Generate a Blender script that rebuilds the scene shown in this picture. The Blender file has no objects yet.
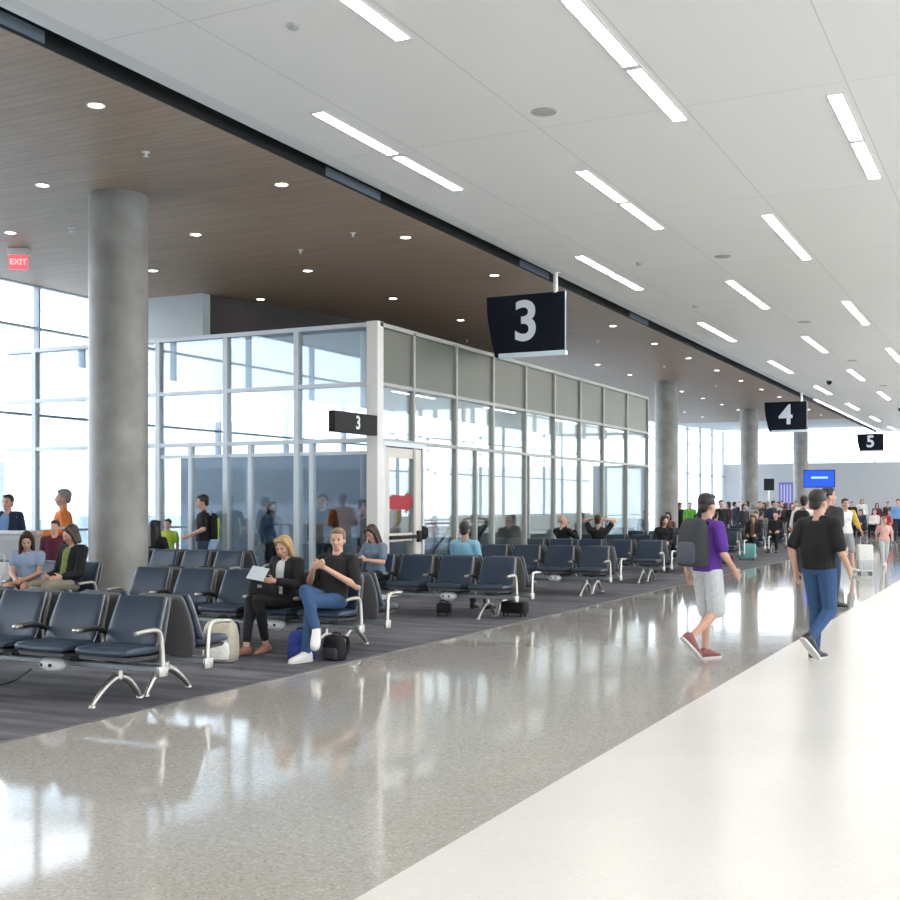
import bpy, bmesh, math, random
from mathutils import Vector, Matrix, Euler
random.seed(7)
SC = bpy.context.scene
COL = SC.collection
PI = math.pi

# ------------------------------------------------------------------ materials
MATS = {}
def nodes_of(name):
    m = bpy.data.materials.new(name); m.use_nodes = True
    nt = m.node_tree; nt.nodes.clear()
    out = nt.nodes.new('ShaderNodeOutputMaterial')
    return m, nt, out

def pm(name, col, rough=.5, metal=0., var=.12, scale=30., bump=0., emit=None, es=0., coat=0., spec=.5, sheen=0.):
    """procedural principled material: noise-driven tone variation and bump"""
    if name in MATS: return MATS[name]
    m, nt, out = nodes_of(name)
    b = nt.nodes.new('ShaderNodeBsdfPrincipled')
    tc = nt.nodes.new('ShaderNodeTexCoord')
    nz = nt.nodes.new('ShaderNodeTexNoise'); nz.inputs['Scale'].default_value = scale; nz.inputs['Detail'].default_value = 3
    nt.links.new(tc.outputs['Object'], nz.inputs['Vector'])
    mx = nt.nodes.new('ShaderNodeMixRGB')
    mx.inputs[1].default_value = tuple(max(0, c*(1-var)) for c in col)+(1,)
    mx.inputs[2].default_value = tuple(min(1, c*(1+var)) for c in col)+(1,)
    nt.links.new(nz.outputs['Fac'], mx.inputs[0])
    nt.links.new(mx.outputs[0], b.inputs['Base Color'])
    b.inputs['Roughness'].default_value = rough
    b.inputs['Metallic'].default_value = metal
    b.inputs['Specular IOR Level'].default_value = spec
    b.inputs['Coat Weight'].default_value = coat
    b.inputs['Coat Roughness'].default_value = .05
    if sheen: b.inputs['Sheen Weight'].default_value = sheen
    if emit:
        b.inputs['Emission Color'].default_value = tuple(emit)+(1,)
        b.inputs['Emission Strength'].default_value = es
    if bump:
        bp = nt.nodes.new('ShaderNodeBump'); bp.inputs['Strength'].default_value = bump; bp.inputs['Distance'].default_value = .01
        nt.links.new(nz.outputs['Fac'], bp.inputs['Height']); nt.links.new(bp.outputs[0], b.inputs['Normal'])
    nt.links.new(b.outputs[0], out.inputs[0])
    MATS[name] = m
    return m

def glass(name, tint, refl, rough=0.):
    """thin architectural pane: transparent body with a fresnel reflection"""
    m, nt, out = nodes_of(name)
    tr = nt.nodes.new('ShaderNodeBsdfTransparent'); tr.inputs[0].default_value = tuple(tint)+(1,)
    gl = nt.nodes.new('ShaderNodeBsdfGlossy'); gl.inputs['Roughness'].default_value = rough
    gl.inputs[0].default_value = (.92, .97, 1, 1)
    fr = nt.nodes.new('ShaderNodeLayerWeight'); fr.inputs['Blend'].default_value = .35
    mr = nt.nodes.new('ShaderNodeMapRange')
    mr.inputs['To Min'].default_value = refl; mr.inputs['To Max'].default_value = min(1, refl+.55)
    nt.links.new(fr.outputs['Fresnel'], mr.inputs['Value'])
    mx = nt.nodes.new('ShaderNodeMixShader')
    nt.links.new(mr.outputs[0], mx.inputs[0]); nt.links.new(tr.outputs[0], mx.inputs[1]); nt.links.new(gl.outputs[0], mx.inputs[2])
    nt.links.new(mx.outputs[0], out.inputs[0])
    return m

def ramp(nt, stops):
    r = nt.nodes.new('ShaderNodeValToRGB')
    e = r.color_ramp.elements
    while len(e) < len(stops): e.new(.5)
    for k, (p, c) in enumerate(stops):
        e[k].position = p; e[k].color = tuple(c)+(1,)
    return r

def mat_terrazzo(name, base, dark, light, rough, joint):
    m, nt, out = nodes_of(name); L = nt.links.new
    b = nt.nodes.new('ShaderNodeBsdfPrincipled')
    g = nt.nodes.new('ShaderNodeNewGeometry')
    v = nt.nodes.new('ShaderNodeTexVoronoi'); v.inputs['Scale'].default_value = 75
    L(g.outputs['Position'], v.inputs['Vector'])
    r = ramp(nt, [(0, dark), (.2, base), (.7, base), (1, light)])
    sep = nt.nodes.new('ShaderNodeSeparateColor'); L(v.outputs['Color'], sep.inputs[0]); L(sep.outputs[0], r.inputs[0])
    nz = nt.nodes.new('ShaderNodeTexNoise'); nz.inputs['Scale'].default_value = .55; nz.inputs['Detail'].default_value = 4
    L(g.outputs['Position'], nz.inputs['Vector'])
    mr = nt.nodes.new('ShaderNodeMapRange'); mr.inputs['To Min'].default_value = .88; mr.inputs['To Max'].default_value = 1.1
    L(nz.outputs['Fac'], mr.inputs['Value'])
    mu = nt.nodes.new('ShaderNodeMixRGB'); mu.blend_type = 'MULTIPLY'; mu.inputs[0].default_value = 1
    L(r.outputs[0], mu.inputs[1]); L(mr.outputs[0], mu.inputs[2])
    L(mu.outputs[0], b.inputs['Base Color'])
    b.inputs['Roughness'].default_value = rough
    b.inputs['Specular IOR Level'].default_value = .55 if rough < .2 else .3
    n2 = nt.nodes.new('ShaderNodeTexNoise'); n2.inputs['Scale'].default_value = 1.3; L(g.outputs['Position'], n2.inputs['Vector'])
    bp = nt.nodes.new('ShaderNodeBump'); bp.inputs['Strength'].default_value = .05; bp.inputs['Distance'].default_value = .02
    L(n2.outputs['Fac'], bp.inputs['Height']); L(bp.outputs[0], b.inputs['Normal'])
    L(b.outputs[0], out.inputs[0])
    return m

def mat_carpet():
    m, nt, out = nodes_of('carpet'); L = nt.links.new
    b = nt.nodes.new('ShaderNodeBsdfPrincipled'); g = nt.nodes.new('ShaderNodeNewGeometry')
    mp = nt.nodes.new('ShaderNodeMapping'); mp.inputs['Scale'].default_value = (.5, 3.2, 1); L(g.outputs['Position'], mp.inputs[0])
    nz = nt.nodes.new('ShaderNodeTexNoise'); nz.inputs['Scale'].default_value = 1.6; nz.inputs['Detail'].default_value = 6; L(mp.outputs[0], nz.inputs['Vector'])
    r = ramp(nt, [(.3, (.045, .045, .056)), (.5, (.085, .083, .097)), (.68, (.15, .145, .16))]); L(nz.outputs['Fac'], r.inputs[0])
    L(r.outputs[0], b.inputs['Base Color']); b.inputs['Roughness'].default_value = .9
    n2 = nt.nodes.new('ShaderNodeTexNoise'); n2.inputs['Scale'].default_value = 160; L(g.outputs['Position'], n2.inputs['Vector'])
    bp = nt.nodes.new('ShaderNodeBump'); bp.inputs['Strength'].default_value = .4; bp.inputs['Distance'].default_value = .01
    L(n2.outputs['Fac'], bp.inputs['Height']); L(bp.outputs[0], b.inputs['Normal'])
    L(b.outputs[0], out.inputs[0]); return m

def mat_brick(name, c1, c2, cm, bw, rh, mortar, rough, rot=0., bump=.15, nstretch=None, offset=0.):
    """panels with fine joints, in plan (world x/y)"""
    m, nt, out = nodes_of(name); L = nt.links.new
    b = nt.nodes.new('ShaderNodeBsdfPrincipled'); g = nt.nodes.new('ShaderNodeNewGeometry')
    mp = nt.nodes.new('ShaderNodeMapping'); mp.inputs['Rotation'].default_value = (0, 0, rot); L(g.outputs['Position'], mp.inputs[0])
    br = nt.nodes.new('ShaderNodeTexBrick'); br.offset = offset; br.squash = 1
    br.inputs['Scale'].default_value = 1; br.inputs['Brick Width'].default_value = bw; br.inputs['Row Height'].default_value = rh
    br.inputs['Mortar Size'].default_value = mortar; br.inputs['Mortar Smooth'].default_value = .2; br.inputs['Bias'].default_value = 0
    br.inputs[1].default_value = tuple(c1)+(1,); br.inputs[2].default_value = tuple(c2)+(1,); br.inputs[3].default_value = tuple(cm)+(1,)
    L(mp.outputs[0], br.inputs['Vector'])
    col = br.outputs['Color']
    if nstretch:
        m2 = nt.nodes.new('ShaderNodeMapping'); m2.inputs['Scale'].default_value = nstretch; L(g.outputs['Position'], m2.inputs[0])
        nz = nt.nodes.new('ShaderNodeTexNoise'); nz.inputs['Scale'].default_value = 2; nz.inputs['Detail'].default_value = 5; L(m2.outputs[0], nz.inputs['Vector'])
        mr = nt.nodes.new('ShaderNodeMapRange'); mr.inputs['To Min'].default_value = .8; mr.inputs['To Max'].default_value = 1.18; L(nz.outputs['Fac'], mr.inputs['Value'])
        mu = nt.nodes.new('ShaderNodeMixRGB'); mu.blend_type = 'MULTIPLY'; mu.inputs[0].default_value = 1
        L(col, mu.inputs[1]); L(mr.outputs[0], mu.inputs[2]); col = mu.outputs[0]
    L(col, b.inputs['Base Color']); b.inputs['Roughness'].default_value = rough
    bp = nt.nodes.new('ShaderNodeBump'); bp.inputs['Strength'].default_value = bump; bp.inputs['Distance'].default_value = .01; bp.invert = True
    L(br.outputs['Fac'], bp.inputs['Height']); L(bp.outputs[0], b.inputs['Normal'])
    L(b.outputs[0], out.inputs[0]); return m

def mat_concrete():
    m, nt, out = nodes_of('concrete'); L = nt.links.new
    b = nt.nodes.new('ShaderNodeBsdfPrincipled'); tc = nt.nodes.new('ShaderNodeTexCoord')
    nz = nt.nodes.new('ShaderNodeTexNoise'); nz.inputs['Scale'].default_value = 2.2; nz.inputs['Detail'].default_value = 8; L(tc.outputs['Object'], nz.inputs['Vector'])
    r = ramp(nt, [(.3, (.215, .205, .19)), (.55, (.285, .275, .255)), (.75, (.345, .335, .315))]); L(nz.outputs['Fac'], r.inputs[0])
    v = nt.nodes.new('ShaderNodeTexVoronoi'); v.inputs['Scale'].default_value = 6; L(tc.outputs['Object'], v.inputs['Vector'])
    r2 = ramp(nt, [(0, (.45, .45, .45)), (.07, (1, 1, 1))]); L(v.outputs['Distance'], r2.inputs[0])
    mu = nt.nodes.new('ShaderNodeMixRGB'); mu.blend_type = 'MULTIPLY'; mu.inputs[0].default_value = .6
    L(r.outputs[0], mu.inputs[1]); L(r2.outputs[0], mu.inputs[2])
    L(mu.outputs[0], b.inputs['Base Color']); b.inputs['Roughness'].default_value = .45
    L(b.outputs[0], out.inputs[0]); return m

M_TERR = mat_terrazzo('grey terrazzo', (.385, .365, .338), (.295, .277, .252), (.475, .455, .425), .07, 0)
M_WHITE_FL = mat_terrazzo('white terrazzo', (.625, .605, .57), (.595, .575, .54), (.645, .625, .59), .27, 0)
M_CARPET = mat_carpet()
M_CEIL = mat_brick('white ceiling panels', (.95, .915, .865), (.93, .895, .845), (.70, .675, .635), 1.755, 4.35, .006, .7, bump=.1)
M_LIP = pm('white painted lip', (.80, .785, .75), .5, var=.02)
M_WOOD = mat_brick('brown slatted soffit', (.42, .31, .225), (.385, .285, .205), (.29, .21, .15), 2.4, .14, .007, .5, bump=.3, nstretch=(.5, 3.5, 1), offset=.5)
M_FARSOF = pm('pale grey soffit', (.62, .64, .66), .6, var=.03)
M_CONC = mat_concrete()
M_GREYWALL = pm('grey wall paint', (.50, .51, .52), .6, var=.04, scale=2)
M_PALE = pm('pale bulkhead panel', (.55, .585, .60), .35, var=.03, scale=2)
M_SHADEBULK = pm('brown bulkhead with shade', (.030, .018, .012), .5, var=.15, scale=3)  # brown deepened so the colour carries the shade above the vestibule
M_ALU = pm('anodised mullion', (.56, .59, .61), .35, .25, var=.03)
M_CURT = pm('slim curtain mullion', (.36, .40, .44), .4, .1, var=.03)
M_MULL = pm('blue grey mullion', (.23, .28, .34), .4, .2, var=.03)
M_SIDEFR = pm('olive grey frame', (.36, .36, .33), .4, var=.03)
M_POST = pm('pale corner post', (.72, .70, .66), .4, var=.02)
M_GL_CURT = glass('clear curtain glass', (.97, .985, 1), .02)
M_GL_BOX = glass('blue vestibule glass', (.83, .87, .895), .13)
M_GL_SIDE = glass('grey vestibule glass', (.86, .87, .86), .05)
M_SPAN = pm('green grey spandrel glass', (.115, .12, .095), .32, var=.05, scale=1, coat=0, spec=.32)
M_BLACK = pm('black recess', (.008, .008, .009), .6)
M_VINYL = pm('navy vinyl', (.021, .036, .062), .34, var=.15, scale=14, bump=.04, spec=.6)
M_VINYL_S = pm('navy vinyl seat', (.021, .036, .062), .38, var=.15, scale=14, bump=.04, spec=.6)
M_SHELL = pm('charcoal seat shell', (.115, .112, .115), .45, var=.08, scale=40)
M_CAST = pm('polished cast aluminium', (.50, .475, .43), .33, .9, var=.05)
M_BEAM = pm('brushed beam', (.55, .60, .63), .3, .8, var=.05)
M_PAD = pm('black arm pad', (.012, .012, .013), .45)
M_WPLASTIC = pm('white plastic', (.80, .80, .80), .35, var=.02)
M_CABLE = pm('black cable', (.01, .01, .012), .5)
M_LAMP = pm('lamp diffuser', (.95, .95, .92), .5, var=0, emit=(1, .94, .86), es=32)
M_DOWN = pm('downlight lens', (.95, .95, .92), .5, var=0, emit=(1, .93, .82), es=14)
M_COVE = pm('cove strip', (.95, .95, .92), .5, var=0, emit=(1, .97, .93), es=6)
M_TRIMW = pm('white trim ring', (.78, .77, .74), .5, var=.02)
M_GRILL = pm('speaker grille', (.50, .49, .47), .6, var=.1, scale=200)
M_SIGN = pm('navy sign face', (.007, .010, .018), .6, var=.1, scale=4, spec=.15)
M_SIGNTXT = pm('sign white lettering', (.62, .66, .70), .4, var=.02, emit=(.7, .78, .85), es=.12)
M_ACRYL = pm('pale acrylic strip', (.62, .72, .78), .15, var=.05, emit=(.7, .85, .95), es=.15)
M_DSIGN = pm('brown black blade', (.022, .019, .019), .6, var=.1, spec=.2)
M_DOORFR = pm('beige door leaf', (.62, .57, .50), .4, var=.03)
M_REDDEC = pm('red decal', (.36, .008, .022), .6, var=.04)
M_EXITR = pm('exit sign face', (.75, .20, .22), .4, var=.03, emit=(1, .12, .16), es=.7)
M_SCREEN = pm('blue screen', (.01, .03, .3), .3, var=.1, scale=3, emit=(.02, .10, .95), es=1.1)
M_SCRTXT = pm('screen pale band', (.2, .4, .9), .3, var=0, emit=(.35, .55, 1), es=1.2)
M_APRON = pm('apron concrete', (.62, .63, .62), .9, var=.08, scale=.05)

# ------------------------------------------------------------------ mesh kit
class MB:
    def __init__(s): s.v = []; s.f = []
    def add(s, vs, fs):
        o = len(s.v); s.v += [tuple(p) for p in vs]; s.f += [tuple(i+o for i in f) for f in fs]; return s
    def box(s, x0, y0, z0, x1, y1, z1):
        vs = [(x, y, z) for z in (z0, z1) for y in (y0, y1) for x in (x0, x1)]
        return s.add(vs, [(0, 2, 3, 1), (4, 5, 7, 6), (0, 1, 5, 4), (2, 6, 7, 3), (0, 4, 6, 2), (1, 3, 7, 5)])
    def cbox(s, c, d, ch=None):
        """box with chamfered edges, via loft of rounded rectangles in z"""
        x, y, z = c; a, b, h = d[0]/2, d[1]/2, d[2]/2
        r = ch if ch else min(d)*.18
        def ring(zz, ins):
            A, B = a-ins, b-ins; R = max(r-ins, .0004)
            pts = []
            for (cx, cy, t0) in ((A-R, B-R, 0), (-A+R, B-R, PI/2), (-A+R, -B+R, PI), (A-R, -B+R, 1.5*PI)):
                for k in range(4):
                    t = t0+k*PI/6; pts.append((x+cx+R*math.cos(t), y+cy+R*math.sin(t), z+zz))
            return pts
        return s.loft([ring(-h, r), ring(-h+r*.3, r*.3), ring(-h+r, 0), ring(h-r, 0), ring(h-r*.3, r*.3), ring(h, r)])
    def loft(s, rings, cap=True, closed=False):
        n = len(rings[0]); vs = [p for r in rings for p in r]; fs = []
        K = len(rings)
        for i in range(K if closed else K-1):
            j = (i+1) % K
            for k in range(n):
                l = (k+1) % n
                fs.append((i*n+k, i*n+l, j*n+l, j*n+k))
        if cap and not closed:
            fs.append(tuple(range(n-1, -1, -1))); fs.append(tuple((K-1)*n+k for k in range(n)))
        return s.add(vs, fs)
    def prism(s, poly, axis, a, b):
        """polygon extruded along axis; poly in the two other axes"""
        def P(p, t):
            return {'x': (t, p[0], p[1]), 'y': (p[0], t, p[1]), 'z': (p[0], p[1], t)}[axis]
        return s.loft([[P(p, a) for p in poly], [P(p, b) for p in poly]])
    def tube(s, pts, r, n=10, flat=1., cap=True):
        pts = [Vector(p) for p in pts]; R = r if isinstance(r, (list, tuple)) else [r]*len(pts)
        rings = []; up = None
        for i, p in enumerate(pts):
            d = (pts[min(i+1, len(pts)-1)]-pts[max(i-1, 0)])
            d = d.normalized() if d.length > 1e-9 else Vector((0, 0, 1))
            if up is None:
                up = Vector((1, 0, 0)) if abs(d.x) < .9 else Vector((0, 1, 0))
            u = (up-d*up.dot(d)).normalized(); w = d.cross(u); up = u
            rings.append([p+u*math.cos(2*PI*k/n)*R[i]*flat+w*math.sin(2*PI*k/n)*R[i] for k in range(n)])
        return s.loft(rings, cap)
    def lathe(s, c, prof, n=24, axis='z'):
        rings = []
        for r, h in prof:
            ring = []
            for k in range(n):
                t = 2*PI*k/n; x, y = max(r, 1e-4)*math.cos(t), max(r, 1e-4)*math.sin(t)
                q = {'z': (x, y, h), 'y': (x, h, y), 'x': (h, x, y)}[axis]
                ring.append((c[0]+q[0], c[1]+q[1], c[2]+q[2]))
            rings.append(ring)
        return s.loft(rings)
    def ell(s, c, r, M=None, n=14, m=8):
        rings = []
        for i in range(m+1):
            t = PI*i/m; sr = max(math.sin(t), 1e-3)
            ring = []
            for k in range(n):
                q = Vector((r[0]*sr*math.cos(2*PI*k/n), r[1]*sr*math.sin(2*PI*k/n), -r[2]*math.cos(t)))
                if M is not None: q = M @ q
                ring.append(Vector(c)+q)
            rings.append(ring)
        return s.loft(rings)
    def cap(s, a, ra, b, rb, n=12, flat=None):
        """tapered capsule with rounded ends"""
        a, b = Vector(a), Vector(b); d = b-a; L = d.length
        if L < 1e-6: return s.ell(a, (ra,)*3)
        d /= L; u = Vector((1, 0, 0)) if abs(d.x) < .8 else Vector((0, 1, 0))
        u = (u-d*u.dot(d)).normalized(); w = d.cross(u); rings = []
        prof = [(-ra*math.sin(t), ra*math.cos(t)) for t in (1.5, 1.1, .7, .35)]+[(0, ra), (L*.33, ra+(rb-ra)*.33), (L*.66, ra+(rb-ra)*.66), (L, rb)]
        prof += [(L+rb*math.sin(t), rb*math.cos(t)) for t in (.35, .7, 1.1, 1.5)]
        for h, r in prof:
            rings.append([a+d*h+(u*math.cos(2*PI*k/n)+w*math.sin(2*PI*k/n))*r for k in range(n)])
        return s.loft(rings)
    def build(s, name, mat, parent=None, smooth=None, voxel=None, sm_it=2, bevel=0):
        me = bpy.data.meshes.new(name)
        me.from_pydata(s.v, [], s.f); me.update()
        bm = bmesh.new(); bm.from_mesh(me); bmesh.ops.recalc_face_normals(bm, faces=bm.faces); bm.to_mesh(me); bm.free()
        o = bpy.data.objects.new(name, me); COL.objects.link(o)
        if bevel:
            b = o.modifiers.new('b', 'BEVEL'); b.width = bevel; b.segments = 2; b.limit_method = 'ANGLE'
        if voxel:
            r = o.modifiers.new('r', 'REMESH'); r.mode = 'VOXEL'; r.voxel_size = voxel
            k = o.modifiers.new('s', 'SMOOTH'); k.factor = .5; k.iterations = sm_it
        if bevel or voxel:
            dg = bpy.context.evaluated_depsgraph_get(); dg.update()
            nm = bpy.data.meshes.new_from_object(o.evaluated_get(dg)); o.modifiers.clear(); o.data = nm; bpy.data.meshes.remove(me); me = nm; me.name = name
        me.materials.clear(); me.materials.append(mat)
        if voxel:
            me.polygons.foreach_set('use_smooth', [True]*len(me.polygons))
        elif smooth:
            me.polygons.foreach_set('use_smooth', [True]*len(me.polygons))
            me.set_sharp_from_angle(angle=math.radians(smooth))
        if parent is not None: o.parent = parent
        me.update()
        return o

def tag(o, label=None, cat=None, group=None, kind=None):
    if label: o['label'] = label
    if cat: o['category'] = cat
    if group: o['group'] = group
    if kind: o['kind'] = kind
    return o
def empty(name, loc, rz=0., label=None, cat=None, group=None, kind=None):
    o = bpy.data.objects.new(name, None); COL.objects.link(o); o.empty_display_size = .2
    o.location = loc; o.rotation_euler = (0, 0, rz)
    return tag(o, label, cat, group, kind)
def struct(o): o['kind'] = 'structure'; return o
def copy_tree(o, parent=None):
    c = o.copy(); COL.objects.link(c); c.parent = parent
    for ch in list(o.children): copy_tree(ch, c)
    return c
def text_mesh(name, body, size, mat, parent, M, bold=.0, ext=.004):
    cu = bpy.data.curves.new(name, 'FONT'); cu.body = body; cu.size = size; cu.align_x = 'CENTER'; cu.align_y = 'CENTER'
    cu.offset = bold; cu.extrude = ext; cu.resolution_u = 6
    o = bpy.data.objects.new(name, cu); COL.objects.link(o)
    dg = bpy.context.evaluated_depsgraph_get(); dg.update()
    me = bpy.data.meshes.new_from_object(o.evaluated_get(dg)); bpy.data.objects.remove(o)
    me.transform(M); me.materials.clear(); me.materials.append(mat)
    t = bpy.data.objects.new(name, me); COL.objects.link(t); t.parent = parent
    return t
def catmull(pts, k=6):
    P = [Vector(p) for p in pts]; P = [P[0]*2-P[1]]+P+[P[-1]*2-P[-2]]; out = []
    for i in range(1, len(P)-2):
        a, b, c, d = P[i-1:i+3]
        for j in range(k):
            t = j/k
            out.append(.5*((2*b)+(c-a)*t+(2*a-5*b+4*c-d)*t*t+(-a+3*b-3*c+d)*t**3))
    out.append(P[-2]); return out
ORD = ['nearest', 'second', 'third', 'fourth', 'fifth', 'sixth', 'seventh', 'eighth', 'ninth', 'tenth', 'eleventh', 'twelfth', 'thirteenth', 'fourteenth', 'fifteenth', 'sixteenth']

# ------------------------------------------------------------------ setting
ZS, ZC = 6.07, 6.10          # soffit and white ceiling heights
XW, YF, YB, XR = -18.29, 78., -14., 8.
struct(MB().box(-6.17, YB, -.3, -2.45, YF, 0).build('floor', M_TERR))
struct(MB().box(-2.45, YB, -.3, XR, YF, 0).build('floor.001', M_WHITE_FL))
struct(MB().box(XW, YB, -.3, -6.17, YF, .004).build('floor.002', M_CARPET))
# metal edge between carpet and terrazzo
struct(MB().box(-6.185, YB, 0, -6.165, YF, .006).build('trim_1', M_SHELL))
struct(MB().box(-8.10, YB, ZC, XR, YF, ZC+.4).build('ceiling', M_CEIL))
# rounded lip of the white ceiling
lip = [(-8.12, ZC), (-8.20, ZC-.012), (-8.29, ZC-.008), (-8.37, ZC+.014), (-8.43, ZC+.05), (-8.46, ZC+.10), (-8.46, ZC+.16), (-8.10, ZC+.16), (-8.10, ZC)]
struct(MB().prism(lip, 'y', YB, YF).build('trim_2', M_LIP, smooth=35))
struct(MB().box(-8.75, YB, ZC+.17, -8.40, YF, ZC+.40).build('trim_3', M_BLACK))
struct(MB().box(-8.665, YB, ZS+.004, -8.64, YF, ZC+.2).build('trim_3.001', M_BLACK))
struct(MB().box(XW, YB, ZS, -8.66, 64, ZS+.4).build('ceiling.001', M_WOOD))
# far end of the soffit: pale, rising towards the clerestory
struct(MB().prism([(64, ZS), (YF, ZS+.38), (YF, ZS+.8), (64, ZS+.4)], 'x', XW, -8.66).build('ceiling.002', M_FARSOF))
# blue grey slot panels showing in the dark joint
for k, y in enumerate((7.0, 13.6, 20.4, 27.2)):
    struct(MB().box(-8.645, y, ZS+.03, -8.63, y+1.5, ZC+.12).build('trim_4' if k == 0 else 'trim_4.%03d' % k, M_MULL))
# linear cove light on the far stretch of the lip
struct(MB().box(-8.32, 52, ZC-.03, -8.22, 75, ZC-.01).build('trim_5', M_COVE))

def grid_wall(name, axis, fixed, a0, a1, z0, z1, verticals, rails, mv, mf, mg, depth=.14, vw=.09, rw=.07):
    """glazed wall: an Empty with one frame mesh and one glass mesh"""
    root = empty(name, (0, 0, 0)); struct(root)
    fr = MB()
    def bx(mb, p0, p1, q0, q1, d):
        if axis == 'x': mb.box(fixed-d/2, p0, q0, fixed+d/2, p1, q1)
        else: mb.box(p0, fixed-d/2, q0, p1, fixed+d/2, q1)
    for v in verticals: bx(fr, v-vw/2, v+vw/2, z0, z1, depth)
    for r in rails: bx(fr, a0, a1, r-rw/2, r+rw/2, depth*.8)
    fr.build('frame', mf, root)
    g = MB(); bx(g, a0, a1, z0, z1, .012); g.build('glass', mg, root)
    return root
ys = [17.8+3.0*k for k in range(-10, 21)]
# left curtain wall, floor to soffit
grid_wall('window_1', 'x', XW, YB, YF, 0, ZS+.35, ys, (.06, 1.05, 3.42, 5.2, ZS), 0, M_CURT, M_GL_CURT, .16, .05, .045)
# far wall with clerestory
struct(MB().box(XW, YF, 0, XR, YF+.3, 4.23).build('wall_far', M_GREYWALL))
grid_wall('window_2', 'y', YF+.15, XW, XR, 4.23, 6.9, [XW+.1+4.7*k for k in range(6)], (4.27, 5.25, 6.6), 0, M_ALU, M_GL_CURT, .15, .06, .05)
# wall behind the camera: solid grey, closed to cut frontal light on the columns
struct(MB().box(XW, YB-.3, 0, XR, YB, 6.6).build('wall_back', M_GREYWALL))
# unseen right side: low wall, windows opened low to brighten the ceiling
struct(MB().box(XR, YB, 0, XR+.3, YF, .9).build('wall_right', M_LIP))
grid_wall('window_3', 'x', XR+.15, YB, YF, .9, 6.5, [YB+3.2*k for k in range(29)], (.95, 3.2, 5., 6.1), 0, M_ALU, M_GL_CURT, .15, .08, .06)
struct(MB().box(-420, -300, -4.6, 400, 480, -4.5).build('ground', M_APRON))

# ---- bulkhead above the glass vestibule
struct(MB().box(XW, 19.9, 4.64, -15.7, 20.15, ZS).build('wall_bulkhead', M_PALE))
bk = [(-15.7, 20.16), (-14.5, 25.0), (-14.2, 32.4), (-14.5, 32.4), (-14.8, 25.1), (-15.95, 20.16)]
struct(MB().prism(bk, 'z', 4.64, ZS).build('wall_bulkhead.001', M_SHADEBULK))
# ---- glass vestibule
BX, BY0, BY1, BH = -9.73, 16.94, 32.25, 4.61
R1, R2 = 3.61, 2.67
struct(MB().box(XW+.12, BY0+.05, BH-.1, BX-.05, BY1-.05, BH).build('ceiling.003', M_PALE))
fm = [-11.32, -12.83, -14.36, -15.9, -17.44]
wf = struct(empty('wall_vestibule_front', (0, 0, 0)))
fr = MB()
for x in fm: fr.box(x-.05, BY0-.06, 0, x+.05, BY0+.09, BH)
fr.box(XW+.1, BY0-.066, BH-.05, BX, BY0+.084, BH+.02)
for z in (R1, R2): fr.box(XW+.1, BY0-.054, z-.035, BX, BY0+.06, z+.035)
fr.box(XW+.1, BY0-.06, 0, BX, BY0+.06, .10)
fr.build('frame', M_ALU, wf)
fr = MB()
for x in (-11.02, -12.3, -13.62):
    fr.box(x-.04, BY0-.05, 0, x+.04, BY0+.05, R2)
fr.box(-14.36, BY0-.04, R2-.24, BX-.2, BY0+.04, R2-.18)
fr.build('sub_frame', M_ALU, wf)
MB().box(XW+.1, BY0-.006, .05, BX-.05, BY0+.006, BH-.05).build('glass', M_GL_BOX, wf)
cp = MB().box(BX-.16, BY0-.1, 0, BX+.05, BY0+.1, BH+.03).build('corner_post', M_POST, wf)
ws = struct(empty('wall_vestibule_side', (0, 0, 0)))
sm = [18.15, 19.85, 21.55, 23.25, 24.95, 26.65, 28.35, 30.3, 32.22]
fr = MB()
for y in sm: fr.box(BX-.09, y-.035, 0, BX+.05, y+.035, BH)
fr.box(BX-.09, BY0, BH-.05, BX+.05, BY1, BH+.02)
for z in (R1, R2): fr.box(BX-.07, BY0, z-.03, BX+.045, BY1, z+.03)
fr.box(BX-.07, 18.75, 0, BX+.045, BY1, .1)
for y in (20.75, 23.45): fr.box(BX-.07, y-.03, 0, BX+.04, y+.03, R2)
fr.build('frame', M_SIDEFR, ws)
MB().box(BX-.008, BY0+.05, R1, BX+.008, BY1, BH-.04).build('spandrel_panel', M_SPAN, ws)
MB().box(BX-.006, BY0+.05, R2, BX+.006, BY1, R1).build('transom_glass', M_GL_SIDE, ws)
MB().box(BX-.006, 18.55, .05, BX+.006, BY1, R2).build('glass', M_GL_SIDE, ws)
# vestibule end wall: opaque dado panels, glass above
we = struct(empty('wall_vestibule_end', (0, 0, 0)))
fr = MB()
for x in (-11.1, -12.5, -14.0, -15.5, -17.0): fr.box(x-.05, BY1-.06, 0, x+.05, BY1+.06, BH)
for z in (R1, R2, BH-.05): fr.box(XW+.1, BY1-.05, z-.04, BX, BY1+.05, z+.04)
fr.build('frame', M_ALU, we)
MB().box(-14.0, BY1-.03, 0, -11.1, BY1+.03, R2).build('solid_panel', M_PALE, we)
MB().box(XW+.1, BY1-.006, R2, BX, BY1+.006, BH).build('glass', M_GL_SIDE, we)
MB().box(-11.05, BY1-.006, 0, BX, BY1+.006, R2).build('lower_glass', M_GL_SIDE, we)
struct(MB().box(-17.6, 21.5, 0, -11.6, 21.62, R2).build('wall_pane_backing', pm('blue grey pane backing', (.20, .235, .28), .5, var=.06, scale=1.5)))  # wall added to grey the lower front panes, standing in for dim reflections
struct(MB().box(-14.3, 29.3, 0, -14.12, BY1-.06, R2).build('wall_partition', M_PALE))

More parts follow.
